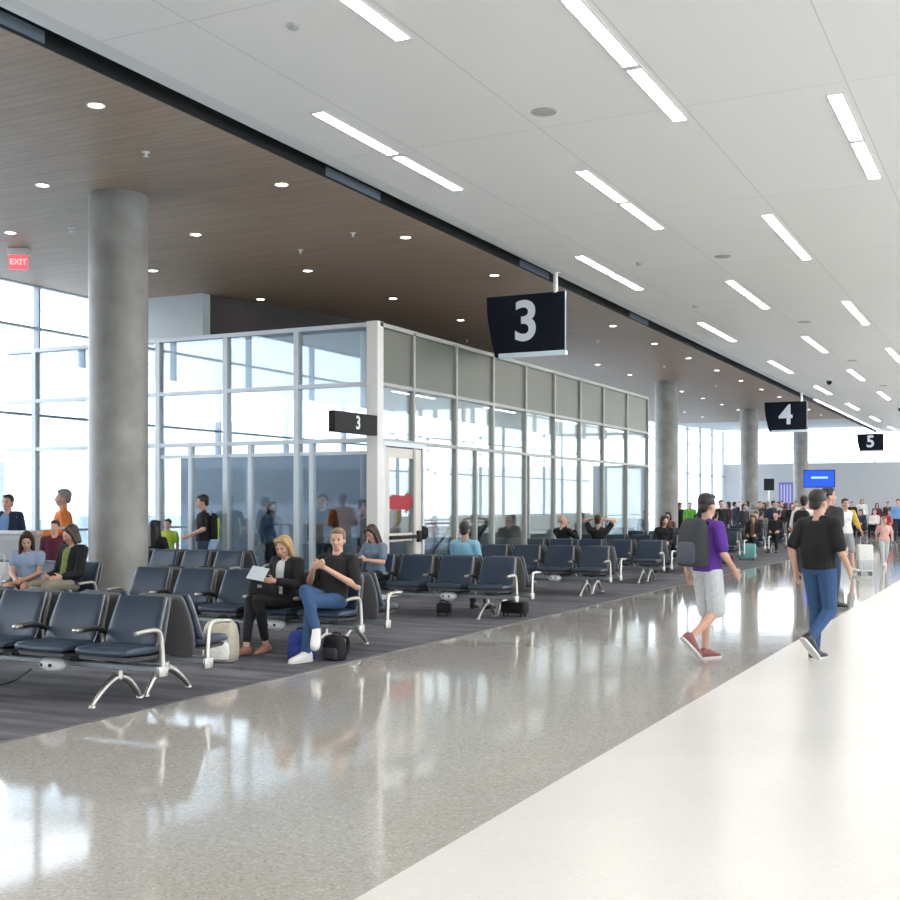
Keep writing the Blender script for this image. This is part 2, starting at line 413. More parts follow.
# ---- door in the vestibule side
dr = struct(empty('door_1', (BX, 17.15, 0)))
d = MB()
D0, D1, DH = 17.14, 18.42, 2.56
y0, y1 = D0-17.15, D1-17.15
d.box(-.08, y0-.1, 0, .05, y0-.03, DH+.04); d.box(-.08, y1+.03, 0, .05, y1+.1, DH+.04); d.box(-.084, y0-.104, DH+.02, .054, y1+.104, DH+.1)
d.build('door_frame', M_ALU, dr)
d = MB()
d.box(-.03, y0, .02, .035, y0+.13, DH); d.box(-.03, y1-.26, .02, .035, y1, DH)
d.box(-.026, y0+.01, DH-.17, .031, y1-.01, DH-.004); d.box(-.026, y0+.01, .024, .031, y1-.01, .28); d.box(-.026, y0+.01, .96, .031, y1-.01, 1.10)
lf = d.build('door_leaf', M_DOORFR, dr)
MB().box(-.006, y0+.1, .25, .006, y1-.2, DH-.1).build('glass', M_GL_SIDE, dr)
d = MB(); d.cbox((.065, (y0+y1)/2-.06, 1.03), (.05, .95, .06)); d.cbox((.05, y1-.12, 1.03), (.08, .12, .2))
d.build('push_bar', M_DSIGN, dr, smooth=30)
arrow = [(y0+.16, 1.52), (y1-.52, 1.50), (y1-.52, 1.44), (y1-.28, 1.60), (y1-.30, 1.72), (y1-.45, 1.80), (y1-.52, 1.74), (y0+.30, 1.76), (y0+.16, 1.66)]
MB().prism(arrow, 'x', .008, .014).build('warning_sticker', M_REDDEC, dr)
d = MB(); d.tube([(.05, y1+.07, 1.02), (.12, y1+.07, 1.02), (.12, y1+.07, 1.16), (.05, y1+.07, 1.16)], .02); d.cbox((.06, y1+.07, 1.09), (.04, .11, .24))
d.build('lock_box', M_DSIGN, dr, smooth=30)

# ---- concrete columns
for k, (y, lab) in enumerate(((13.1, 'round concrete column standing among the seats in front of the glass vestibule'),
                 (27.4, 'round concrete column inside the glass vestibule'),
                 (41.7, 'round concrete column just beyond the end of the glass vestibule'),
                 (55.7, 'round concrete column behind the crowd, under the clerestory'),
                 (69.5, 'round concrete column directly below the hanging 4 sign'))):
    ztop = ZS-.003 if y < 64 else 6.2
    r = .421
    c = MB().lathe((0, 0, 0), [(r+.015, 0), (r+.015, .1), (r, .11)]+[(r, .11+(ztop-.11)*i/6) for i in range(1, 7)], 48).build('column', M_CONC, None, smooth=40)
    c.location = (-11.86, y, .003)
    tag(c, lab, 'column', 'concrete columns along the seating area', 'thing')
    if y == 27.4: c.scale.z = 4.5/ztop

# ------------------------------------------------------------------ ceiling fittings
def strip_light():
    root = empty('ceiling_light', (0, 0, 0))
    f = MB()
    for a, b in ((-.095, -.075), (.075, .095)): f.box(a, 0, -.012, b, 3.68, .01)
    f.box(-.095, -.02, -.012, .095, 0, .01); f.box(-.095, 3.68, -.012, .095, 3.70, .01); f.box(-.095, 1.77, -.012, .095, 1.90, .01)
    f.build('frame', M_TRIMW, root)
    for a, b in ((0, 1.77), (1.90, 3.68)):
        MB().box(-.075, a, -.008, .075, b, .004).build('diffuser', M_LAMP, root)
    return root
proto = strip_light(); first = True
rows = [(-7.33, 11.38, 'the row beside the brown soffit'), (-5.43, 6.26, 'the second row from the brown soffit'), (-3.67, 1.1, 'the third row from the brown soffit'), (-1.92, 4.7, 'the row farthest from the brown soffit'), (3.3, 6., None)]
for x, y0, rn in rows:
    y0b = y0-8.7*2 if y0 > 8 else y0-8.7
    ks = [y0+8.7*k for k in range(-2, 9) if YB+1 < y0+8.7*k < YF-5]
    vis = {-7.33: 11., -5.43: 6., -3.67: 9., -1.92: 13.}.get(x, 99)
    n = 0
    for y in ks:
        o = proto if first else copy_tree(proto); first = False
        o.location = (x, y, ZC)
        if y > vis-.5:
            lab = 'white strip ceiling light, %s from camera in %s' % (ORD[n] if n else 'first', rn); n += 1
            tag(o, lab, 'ceiling light', 'strip lights in the white ceiling')
        else:
            tag(o, 'white strip ceiling light out of view near the camera', 'ceiling light', 'strip lights in the white ceiling')

def down_light():
    root = empty('recessed_downlight', (0, 0, 0))
    MB().lathe((0, 0, 0), [(.105, .01), (.105, -.008), (.095, -.012), (.08, -.004), (.08, .01)], 24).build('trim_ring', M_TRIMW, root, smooth=40)
    MB().lathe((0, 0, 0), [(.079, .01), (.079, -.004), (.05, -.006), (.001, -.007)], 24).build('lens', M_DOWN, root, smooth=40)
    return root
proto = down_light(); first = True
for x, y0, st, n, rn in ((-9.38, 10.0, 3.63, 15, 'beside the white ceiling'), (-12.4, 12.17, 3.36, 15, 'in the middle of the brown soffit'), (-15.05, 14.07, 3.5, 14, 'towards the window wall')):
    for k in range(n):
        o = proto if first else copy_tree(proto); first = False
        o.location = (x, y0+st*k, ZS)
        tag(o, 'small recessed downlight, %s from camera in line %s' % (ORD[k] if k else 'first', rn), 'downlight', 'downlights in the brown soffit')
# sprinkler heads between the downlights
pr = None
for k, (x, y) in enumerate(((-10.06, 11.61), (-13.92, 14.27), (-11.51, 17.3), (-10.01, 16.6), (-13.75, 28.8), (-10.6, 30.5), (-10.6, 37.), (-10.6, 44.))):
    if pr is None:
        pr = empty('ceiling_sprinkler', (0, 0, 0))
        MB().lathe((0, 0, 0), [(.05, .01), (.05, -.008), (.02, -.015), (.012, -.05), (.035, -.055), (.035, -.06), (.001, -.062)], 16).build('deflector', M_TRIMW, pr, smooth=40); o = pr
    else: o = copy_tree(pr)
    o.location = (x, y, ZS); tag(o, 'tiny white sprinkler head in the brown soffit', 'sprinkler', 'sprinkler heads in the brown soffit')
pr = None
for k, y in enumerate((12.52, 21.23, 29.82, 38.5, 47.2)):
    if pr is None:
        pr = empty('ceiling_speaker', (0, 0, 0))
        MB().lathe((0, 0, 0), [(.15, .01), (.15, -.008), (.135, -.012), (.13, -.006), (.001, -.008)], 32).build('grille', M_GRILL, pr, smooth=40); o = pr
    else: o = copy_tree(pr)
    o.location = (-5.0, y, ZC); tag(o, 'round grey ceiling speaker flush in the white ceiling, %s from the camera' % (ORD[k] if k else 'first'), 'speaker', 'speakers in the white ceiling')
for k, (x, y) in enumerate(((-6.5, 44.), (-5.4, 58.))):
    r = empty('ceiling_camera', (x, y, ZC), 0, ('dark dome security camera under the white ceiling, nearer one', 'dark dome security camera under the white ceiling, farther one')[k], 'security camera', 'dome cameras')
    MB().lathe((0, 0, 0), [(.11, 0), (.11, -.05), (.09, -.06)], 20).build('housing', M_TRIMW, r, smooth=40)
    MB().ell((0, 0, -.07), (.1, .1, .13)).build('dome', M_BLACK, r, smooth=60)
for k, (x, y) in enumerate(((-6.54, 21.16), (-6.82, 26.3), (-6.2, 9.2))):
    r = empty('smoke_detector', (x, y, ZC), 0, 'small round white smoke detector on the white ceiling, %s from the camera' % ('second', 'third', 'first')[k], 'smoke detector', 'smoke detectors')
    MB().lathe((0, 0, 0), [(.06, 0), (.06, -.025), (.045, -.04), (.001, -.045)], 20).build('sensor_body', M_GRILL, r, smooth=40)

# ------------------------------------------------------------------ signs
def gate_sign(num, x, y, w, zt, zb, lab):
    root = empty('gate_sign', (x, y, 0), 0, lab, 'sign', 'hanging gate number signs')
    h = zt-zb
    # outline with a curved, inward-raked free edge
    out = [(0, zt), (-w, zt), (-w*.995, zt-.25*h), (-w*.975, zt-.45*h), (-w*.94, zt-.7*h), (-w*.89, zb+.03), (-w*.86, zb), (0, zb)]
    MB().prism(out, 'y', -.035, .035).build('panel', M_SIGN, root, bevel=.008)
    s = MB(); s.box(-w*.84, -.06, zb-.015, .03, .06, zb+.08); s.build('light_strip', M_ACRYL, root, bevel=.01)
    s = MB(); s.box(.0, -.036, zb, .008, .036, zt); s.build('edge_strip', M_MULL, root)
    p = MB(); p.tube([(-.2, 0, zt-.02), (-.2, 0, ZC)], .045, 16); p.lathe((-.2, 0, ZC), [(.09, -.02), (.09, .0)], 20); p.build('pole', M_WPLASTIC, root, smooth=40)
    for sgn, fy, ry in ((1, -.037, 0), (-1, .037, PI)):
        M = Matrix.Translation((-w*.49, fy, zb+h*.54)) @ Matrix.Rotation(ry, 4, 'Z') @ Matrix.Rotation(PI/2, 4, 'X')
        text_mesh('digit', num, h*.90, M_SIGNTXT, root, M, bold=.022, ext=.003)
    return root
gate_sign('3', -8.06, 21.3, 1.66, 5.72, 4.50, 'large hanging navy gate sign reading 3, above the glass vestibule')
gate_sign('4', -8.0, 48.3, 1.66, 5.72, 4.50, 'hanging navy gate sign reading 4, in front of the far columns')
gate_sign('5', -7.66, 72.5, 1.48, 5.72, 4.66, 'small far hanging gate sign reading 5 against the clerestory')
# blade sign on the vestibule corner
bs = empty('blade_sign', (BX+.0, BY0-.12, 2.73), 0, 'dark blade sign reading 3 projecting from the vestibule corner post', 'sign')
MB().box(-.06, -1.32, 0, .06, 0, .33).build('panel', M_DSIGN, bs, bevel=.006)
text_mesh('digit', '3', .30, M_SIGNTXT, bs, Matrix.Translation((.062, -.62, .165)) @ Matrix.Rotation(PI/2, 4, 'Z') @ Matrix.Rotation(PI/2, 4, 'X'), bold=.006, ext=.002)
# exit sign
ex = empty('exit_sign', (-15.85, 15.0, ZS), .62, 'small lit red exit sign hanging from the brown soffit', 'sign')
e = MB(); e.box(-.18, -.06, -.12, .18, .06, .0); e.build('bracket', M_TRIMW, ex, bevel=.01)
MB().box(-.16, -.03, -.37, .16, .03, -.12).build('sign_face', M_EXITR, ex, bevel=.006)
text_mesh('lettering', 'EXIT', .14, pm('exit lettering', (.9, .5, .5), .4, var=0, emit=(1, .6, .6), es=.8), ex, Matrix.Translation((0, -.033, -.245)) @ Matrix.Rotation(PI/2, 4, 'X'), bold=.003, ext=.002)
# ------------------------------------------------------------------ tandem seating
def ring_se(cx, w, y, z, ny, nz, t, n=20, bolster=0.):
    """superellipse section, width w along x, thickness t along the (ny,nz) normal"""
    pts = []
    for k in range(n):
        a = 2*PI*k/n; ca, sa = math.cos(a), math.sin(a)
        px = w*math.copysign(abs(ca)**.4, ca); q = t*math.copysign(abs(sa)**.7, sa)
        if q > 0: q += bolster*(abs(px)/w)**3
        pts.append((cx+px, y+ny*q, z+nz*q))
    return pts
V_ = Vector
M_PIPE = pm('pale piping', (.30, .30, .30), .4, var=.05)
NS, PITCH = 5, .65
HALF = NS*PITCH/2
def bench_proto():
    root = empty('tandem_seat_bench', (0, 0, 0))
    MB().box(-HALF, -.06, .27, HALF, .06, .32).build('beam', M_BEAM, root, bevel=.01)
    # arched feet
    for lx in (-HALF+.45, HALF-.45):
        g = MB()
        path = catmull([(lx, -.30, .015), (lx, -.21, .10), (lx, -.10, .175), (lx, .0, .205), (lx, .10, .175), (lx, .18, .10), (lx, .245, .015)], 4)
        n = len(path); rr = [.021+.013*math.sin(PI*i/(n-1)) for i in range(n)]
        g.tube(path, rr, 10, .75)
        for fy in (-.30, .245): g.lathe((lx, fy, 0), [(.028, 0), (.028, .012), (.02, .022)], 14)
        g.tube([(lx, 0, .19), (lx, 0, .26)], .032, 12)
        g.build('leg', M_CAST, root, smooth=50)
    for i in range(NS):
        cx = -HALF+PITCH*(i+.5)
        # seat cushion
        prof = [(-.35, .435, .22, .006), (-.345, .44, .262, .024), (-.31, .45, .272, .034), (-.2, .448, .272, .040), (-.06, .445, .268, .042), (.02, .445, .262, .04), (.05, .445, .25, .01)]
        MB().loft([ring_se(cx, w, y, z, 0, 1, t, 20, .012) for y, z, w, t in prof]).build('seat', M_VINYL_S, root, smooth=50)
        # seat tray under the cushion
        tr = MB(); tr.loft([[(cx-w, y, z), (cx+w, y, z), (cx+w*.9, y, z-.03), (cx-w*.9, y, z-.03)] for y, z, w in ((-.32, .412, .25), (-.1, .40, .25), (.05, .40, .24))])
        tr.box(cx-.05, -.05, .30, cx+.05, .05, .39); tr.build('seat_tray', M_SHELL, root)
        # backrest cushion, slightly curved and reclined
        bp = [(.0, .455, .25, .012), (.005, .465, .268, .03), (.035, .53, .268, .034), (.065, .62, .262, .032), (.10, .71, .255, .030), (.140, .80, .247, .028), (.157, .838, .242, .022), (.163, .850, .228, .008)]
        rings = []
        for y, z, w, t in bp: rings.append(ring_se(cx, w, y, z, -.94, .30, t, 22, .016))
        bk_ = MB().loft(rings).build('backrest', M_VINYL, root, smooth=55)
        sp = [(.06, .33, .20, .01), (.065, .36, .24, .018), (.10, .50, .262, .02), (.13, .62, .258, .02), (.165, .72, .25, .02), (.20, .80, .238, .02), (.215, .835, .226, .016), (.215, .848, .2, .006)]
        MB().loft([ring_se(cx, w, y, z, -.94, .30, t, 22) for y, z, w, t in sp]).build('back_shell', M_SHELL, bk_, smooth=55)
        pt = [(cx-.262, -.012, .47), (cx-.266, .022, .53), (cx-.26, .052, .62), (cx-.253, .087, .71), (cx-.245, .127, .80), (cx-.238, .146, .842)]
        pt = catmull(pt, 3)
        pt = pt+[V_((cx+(cx-p[0]), p[1], p[2])) for p in reversed(pt)]
        MB().tube(pt, .0065, 6).build('piping', M_PIPE, bk_, smooth=60)
    for i in range(NS+1):
        ax = -HALF+PITCH*i
        end = i in (0, NS)
        ax += (.012 if i == 0 else -.012 if i == NS else 0)
        if end:
            p = catmull([(ax, .0, .235), (ax, .005, .33), (ax, -.005, .48), (ax, -.02, .565), (ax, -.07, .605), (ax, -.18, .608), (ax, -.31, .600)], 4)
            n = len(p); a = MB().tube(p, [.026-.008*k/(n-1) for k in range(n)], 10); a.cbox((ax, 0, .275), (.045, .11, .085))
            a.build('armrest', M_CAST, root, smooth=50)
        else:
            a = MB().tube(catmull([(ax, .03, .31), (ax, .03, .42), (ax, .035, .50), (ax, .02, .56)], 3), .018, 10)
            ar = a.build('armrest', M_CAST, root, smooth=50)
            MB().tube(catmull([(ax, .05, .545), (ax, -.02, .585), (ax, -.12, .595), (ax, -.22, .592)], 4), .024, 10, 1.1).build('arm_pad', M_PAD, ar, smooth=50)
            MB().cbox((ax, -.25, .592), (.062, .08, .034), .015).build('arm_tip', M_CAST, ar, smooth=40)
    # power outlet pod on the beam
    for cx in (PITCH*1.02,):
        pod = MB().ell((cx, -.20, .30), (.125, .085, .066), n=20, m=10).build('power_pod', M_WPLASTIC, root, smooth=60)
        for dx in (-.045, .045): MB().box(cx+dx-.012, -.286, .29, cx+dx+.012, -.272, .315).build('socket', M_PAD, pod)
    return root
proto = bench_proto(); first = True
BC = {'A': 7.55, 'B': 10.95, 'C': 15.25, 'D': 19.75, 'E': 23.5, 'F': 27.5, 'G': 31.6, 'H': 35.6, 'I': 39.7, 'J': 43.8, 'K': 47.9, 'L': 52., 'M': 56.}
def bench(x, y, back, lab):
    global first
    o = proto if first else copy_tree(proto); first = False
    o.location = (x, y+(.285 if back else -.285), .004); o.rotation_euler = (0, 0, PI if back else 0)
    tag(o, lab, 'bench', 'navy tandem seat benches'); return o
def XA(y): return -6.12-.033*(y-7.5)-HALF-(.09 if abs(y-10.95) < .1 else 0)
pos1 = {'A': 'nearest the camera', 'B': 'under the seated couple', 'C': 'in front of the glass vestibule door', 'D': 'fourth pair from the camera', 'E': 'fifth pair from the camera'}
pos2 = {'A': 'back to back with the nearest one', 'B': 'behind the seated couple', 'C': 'under the man in the pale blue shirt', 'D': 'behind the fourth one from the camera', 'E': 'under the balding man in black'}
for i, (k, y) in enumerate(list(BC.items())):
    f = pos1.get(k, '%s pair from the camera' % ORD[i])
    b = pos2.get(k, 'back to back with the %s one' % ORD[i])
    bench(XA(y), y, 0, 'navy airport seat row facing the camera, '+f)
    bench(XA(y), y, 1, 'navy airport seat row facing away, '+b)
BC['B2'] = 11.6
for i, (xe, k, f, b) in enumerate(((-10.6, 'B2', 'under the girl left of the round column', None),
                   (-11.05, 'C', 'empty, behind the round column', 'under the dark haired person beside the round column'))):
    bench(xe-HALF, BC[k], 0, 'navy airport seat row facing the camera, '+f)
    if b: bench(xe-HALF, BC[k], 1, 'navy airport seat row facing away, '+b)
for k in range(2):
    bench(-8.1+3.5*k, 61., 0, 'row of airport seats at the far end of the hall, %s half' % ('column side', 'walkway side')[k])
bench(-6.5, 58.0, 0, 'navy airport seat row at the far end, in front of the two end rows')
# floor socket and charging cords under the nearest bench
fs = empty('floor_socket', (-8.0, 6.85, .004), 0, 'small metal floor socket plate under the nearest seats', 'floor socket')
MB().cbox((0, 0, .012), (.24, .16, .024), .008).build('plate', M_CAST, fs, smooth=40)
s = MB()
for dx in (-.05, .05): s.box(dx-.02, -.03, .024, dx+.02, .03, .05)
s.build('plug', M_PAD, fs)
cd = MB()
cd.tube(catmull([(-7.95, 6.85, .05), (-7.94, 6.84, .12), (-7.80, 6.86, .155), (-7.55, 6.87, .13), (-7.35, 6.9, .17), (-7.27, 7.02, .26)], 6), .007, 6)
tag(cd.build('power_cord', M_CABLE, None, smooth=60), 'black charging cord sagging from the power pod to the floor socket', 'cord', 'cords under the nearest seats')
cd = MB().tube(catmull([(-8.05, 6.85, .05), (-8.08, 6.86, .16), (-8.03, 6.9, .24), (-8.0, 7.0, .27), (-7.98, 7.2, .27)], 6), .007, 6)
tag(cd.build('power_cord', M_CABLE, None, smooth=60), 'black cord rising straight from the floor socket to the beam', 'cord', 'cords under the nearest seats')

# ------------------------------------------------------------------ people
SKIN = pm('skin light', (.58, .33, .235), .5, var=.08, scale=40)
SKIN2 = pm('skin tan', (.42, .225, .15), .5, var=.08, scale=40)
EYEM = pm('eye dark', (.03, .02, .018), .25)
LIPM = pm('lips', (.40, .13, .11), .45)
def cloth(name, c, rough=.85): return pm('cloth '+name, c, rough, var=.22, scale=26, bump=.25)
def hairm(name, c): return pm('hair '+name, c, .5, var=.4, scale=60, bump=.4)
H_DARK = hairm('dark', (.018, .012, .010)); H_BROWN = hairm('brown', (.045, .024, .014)); H_BLOND = hairm('blond', (.42, .27, .11)); H_GREY = hairm('grey', (.25, .22, .19)); H_SANDY = hairm('sandy', (.20, .12, .065))
V = Vector
def pose_stand(w=0.):
    return dict(pelvis=V((0, 0, .95)), neck=V((0, .015, 1.46)), head=(0, 0),
        sh=[V((-.185, .01, 1.405)), V((.185, .01, 1.405))], el=[V((-.235, .04, 1.12)), V((.235, .04, 1.12))], wr=[V((-.235, -.06, .88)), V((.235, -.06, .88))],
        hip=[V((-.09, 0, .92)), V((.09, 0, .92))], kn=[V((-.10, -.03, .50)), V((.10, -.03, .50))], an=[V((-.11, .02, .085)), V((.11, .02, .085))],
        toe=[V((-.3, -1, 0)), V((.3, -1, 0))])
def pose_walk(s=1):
    p = pose_stand(); a, b = (0, 1) if s > 0 else (1, 0)
    sx = -1 if a == 0 else 1
    p['kn'][a] = V((sx*.09, -.17, .53)); p['an'][a] = V((sx*.09, -.27, .11)); p['toe'][a] = V((sx*.1, -1, .25))
    p['kn'][b] = V((-sx*.09, .06, .50)); p['an'][b] = V((-sx*.09, .38, .19)); p['toe'][b] = V((-sx*.1, -.75, -.65))
    p['el'][a] = V((sx*.25, .13, 1.14)); p['wr'][a] = V((sx*.23, .12, .90))
    p['el'][b] = V((-sx*.25, -.03, 1.13)); p['wr'][b] = V((-sx*.21, -.21, .94))
    p['neck'] = V((0, -.02, 1.46))
    return p
def pose_stride(s=1):
    """one foot flat under the body, the other swinging past it"""
    p = pose_stand(); a, b = (0, 1) if s > 0 else (1, 0); sx = -1 if a == 0 else 1
    p['kn'][a] = V((sx*.08, -.06, .50)); p['an'][a] = V((sx*.08, -.04, .085)); p['toe'][a] = V((sx*.1, -1, 0))
    p['kn'][b] = V((-sx*.09, -.05, .51)); p['an'][b] = V((-sx*.10, .30, .26)); p['toe'][b] = V((-sx*.1, -.7, -.7))
    p['el'][a] = V((sx*.25, .12, 1.14)); p['wr'][a] = V((sx*.24, .06, .90))
    p['el'][b] = V((-sx*.25, .0, 1.12)); p['wr'][b] = V((-sx*.22, -.18, .94))
    return p
def pose_sit(lean=.12):
    z = .50
    return dict(pelvis=V((0, 0, z+.02)), neck=V((0, lean, z+.52)), head=(0, 0),
        sh=[V((-.18, lean-.01, z+.465)), V((.18, lean-.01, z+.465))], el=[V((-.205, .0, z+.2)), V((.205, .0, z+.2))], wr=[V((-.13, -.22, z+.17)), V((.13, -.22, z+.17))],
        hip=[V((-.09, 0, z)), V((.09, 0, z))], kn=[V((-.12, -.44, z+.02)), V((.12, -.44, z+.02))], an=[V((-.12, -.46, .085)), V((.12, -.46, .085))],
        toe=[V((-.15, -1, 0)), V((.15, -1, 0))])

def hand(mb, wr, d, nrm, side, curl=.5, sc=1., tips=None):
    """palm, four unequal bent fingers and a thumb from the side of the palm"""
    d = d.normalized(); n = (nrm-d*nrm.dot(d)).normalized(); w = d.cross(n)*side
    c = wr+d*.045*sc
    M = Matrix((w, d, n)).transposed()
    mb.ell(c, (.040*sc, .052*sc, .017*sc), M, 12, 8)
    for k, (off, ln) in enumerate(((-.029, .068), (-.010, .078), (.010, .073), (.028, .058))):
        p = wr+d*.085*sc+w*off*sc; ang = 0; q = p
        for j, fr in enumerate((.45, .32, .25)):
            ang += curl*(.55 if j == 0 else .75)
            dd = d*math.cos(ang)-n*(-math.sin(ang))
            e = q+dd*ln*fr*sc
            mb.cap(q, (.0092-.0010*j)*sc, e, (.0084-.0010*j)*sc, 8); q = e
    b = wr+d*.022*sc-w*.034*sc
    e = b+(d*.75-w*.65+n*.25).normalized()*.036*sc; f = e+(d*.95-w*.1+n*.35).normalized()*.030*sc
    mb.cap(b, .0125*sc, e, .0105*sc, 8); mb.cap(e, .0102*sc, f, .0088*sc, 8)

def person(label, loc, rz, H, P, vox=.012, sex='m', skin=SKIN, hair='short', hm=H_DARK, shirt=None, sleeve=.55, cardigan=None,
           bottoms=None, bot_len=1., shoe=None, sole=None, fat=1., group=None, look=(0, 0), curl=(.5, .5), palm=(None, None), cat='person', sleeve_mat=None, hands=True, handdir=(None, None)):
    k = H/1.75
    root = empty('person', loc, rz, label, cat, group)
    root.scale = (k, k, k)
    if P['hip'][0].z < .7:      # seated: rest on the cushion, feet stay on the floor
        root.location.z += .034
        for s in (0, 1):
            if P['an'][s].z < .12: P['an'][s].z -= .034/k
    vox = vox/k
    pel, neck = P['pelvis'], P['neck']
    sp = (neck-pel); sl = sp.length; sd = sp.normalized()
    xax = (P['sh'][1]-P['sh'][0]).normalized(); fwd = xax.cross(sd).normalized()*1.   # points backwards/forwards
    if fwd.y > 0: fwd = -fwd
    Mt = Matrix((xax, fwd, sd)).transposed()
    fem = sex == 'f'
    secs = [(-.14, .09, .085), (-.04, .158 if not fem else .165, .105), (.10, .150 if not fem else .155, .105), (.28, .132*fat if not fem else .118, .098*fat), (.5, .145*fat if not fem else .128, .108*fat), (.70, .165 if not fem else .145, .113), (.84, .165 if not fem else .145, .10), (.93, .105 if not fem else .095, .076), (1.0, .06, .06)]
    def torso(mb, inf, lo=-.14, hi=1., hem=0.):
        rings = []
        for t, rx, ry in secs:
            if t < lo-1e-6 or t > hi+1e-6: continue
            c = pel+sd*(t*sl); h = hem if t < .3 else 0
            rings.append([c+Mt @ V(((rx+inf+h)*math.cos(2*PI*a/18), (ry+inf+h)*math.sin(2*PI*a/18), 0)) for a in range(18)])
        mb.loft(rings)
        if fem and hi > .8 and not cardigan:
            for s in (-1, 1): mb.ell(pel+sd*(.66*sl)+Mt @ V((s*.068, .075, 0)), (.062+inf*.5, .06+inf*.5, .062+inf*.5), Mt)
        if not fem or True:
            for s in (0, 1):
                mb.cap(pel+sd*(.86*sl)+Mt @ V(((-.05, .05)[s], 0, 0)), .062+inf*.6, P['sh'][s]+V((0, 0, -.018)), (.056 if not fem else .048)+inf, 12)
    # ---------- head frame
    hp = neck+sd*.02
    yaw, pit = look
    Mh = Matrix.Rotation(yaw, 3, 'Z') @ Matrix.Rotation(pit, 3, 'X')
    hb = neck+sd*.022+V((0, -.012, .0))
    def HP(x, y, z): return hb+Mh @ V((x, y, z))
    # ---------- body (skin)
    CB = []
    b = MB()
    torso(b, -.012)
    b.cap(neck-sd*.05, .062 if not fem else .052, hb+Mh @ V((0, .005, .06)), .052 if not fem else .045, 12)
    b.ell(HP(0, .018, .165), (.077, .095, .088), Mh, 16, 10)          # cranium
    b.ell(HP(0, -.012, .115), (.066, .078, .098), Mh, 16, 10)         # face
    b.ell(HP(0, -.045, .045), (.042 if fem else .047, .042, .034), Mh)  # jaw and chin
    b.cap(HP(0, -.088, .135), .009, HP(0, -.104, .098), .0145, 8)      # nose
    b.ell(HP(0, -.096, .093), (.018, .012, .010), Mh, 8, 6)
    for s in (-1, 1):
        b.ell(HP(s*.03, -.078, .150), (.024, .012, .009), Mh, 8, 6)   # brow ridge
        b.ell(HP(s*.036, -.062, .100), (.022, .020, .024), Mh, 8, 6)  # cheek
        b.ell(HP(s*.076, .012, .115), (.011, .020, .032), Mh, 10, 8)  # ear
    b.ell(HP(0, -.083, .064), (.026, .010, .011), Mh, 8, 6)
    for s in (0, 1):
        sd_ = (-1, 1)[s]
        b.cap(P['sh'][s], .050, P['el'][s], .040, 12); b.cap(P['el'][s], .040, P['wr'][s], .027, 12)
        m_ = P['el'][s].lerp(P['wr'][s], .25); b.ell(m_, (.042,)*3, None, 10, 8)
        fd = (P['wr'][s]-P['el'][s]); hd = handdir[s] or fd
        nr = palm[s] or V((-sd_, 0, 0))
        if hands: hand(b, P['wr'][s], hd, nr, sd_, curl[s])
        b.cap(P['hip'][s], .082, P['kn'][s], .056, 12); b.cap(P['kn'][s], .054, P['an'][s], .036, 12)
        ax = (P['an'][s]-P['kn'][s]); cb = P['kn'][s]+ax*.28
        bkw = V((0, .022, 0)) if abs(ax.normalized().y) < .75 else V((0, 0, .02))
        b.cap(cb+bkw, .046, cb+bkw*.6+ax*.25, .036, 10); CB.append((cb+bkw, cb+bkw*.6+ax*.25))
        tdir = P['toe'][s].normalized()
        fs_ = V((0, 0, 1)).cross(tdir); fu = tdir.cross(fs_.normalized() if fs_.length > .1 else V((1, 0, 0)))
        if fu.z < 0: fu = -fu
        b.cap(P['an'][s], .034, P['an'][s]-fu*.045+tdir*.06, .026, 10)
    b.build('body', skin, root, voxel=vox, sm_it=2)
    # ---------- face details
    if vox < .0135:
        e = MB()
        for s in (-1, 1): e.ell(HP(s*.030, -.083, .132), (.0125, .007, .0065), Mh, 10, 6)
        e.build('eyes', EYEM, root, smooth=60)
        e = MB().ell(HP(0, -.089, .063), (.024, .007, .007), Mh, 10, 6); e.build('lips', LIPM, root, smooth=60)
        e = MB()
        for s in (-1, 1): e.cap(HP(s*.017, -.092, .152), .0045, HP(s*.046, -.078, .155), .0038, 8)
        e.build('eyebrows', hm, root, smooth=60)
    # ---------- hair
    h = MB()
    if hair == 'bald':
        for s in (-1, 1): h.ell(HP(s*.058, .045, .125), (.028, .05, .035), Mh)
        h.ell(HP(0, .085, .12), (.06, .028, .04), Mh)
    else:
        h.ell(HP(0, .032, .178), (.085, .098, .088), Mh, 16, 10)
        h.ell(HP(0, -.018, .224), (.068, .060, .034), Mh, 14, 8)        # fringe/top
        h.ell(HP(0, .068, .115), (.068, .05, .07), Mh, 14, 8)
        for s in (-1, 1): h.ell(HP(s*.071, .008, .160), (.013, .035, .035), Mh, 10, 8)
        if hair in ('bob', 'long'):
            ln = .02 if hair == 'bob' else -.20
            for s in (-1, 1):
                h.cap(HP(s*.055, -.045, .222), .03, HP(s*.083, -.012, .13), .024, 10); h.cap(HP(s*.083, -.010, .14), .026, HP(s*.090, .0 if hair == 'bob' else -.03, ln), .027, 10)
                h.cap(HP(s*.075, .04, .14), .035, HP(s*.078, .04, ln), .032, 10)
            h.cap(HP(0, .075, .15), .05, HP(0, .07, ln), .045, 12); h.cap(HP(-.05, .06, .15), .045, HP(-.05, .06, ln), .04, 12); h.cap(HP(.05, .06, .15), .045, HP(.05, .06, ln), .04, 12)
        if hair == 'bun':
            h.ell(HP(0, .14, .19), (.04,)*3, Mh)
    h.build('hair', hm, root, voxel=vox, sm_it=2)
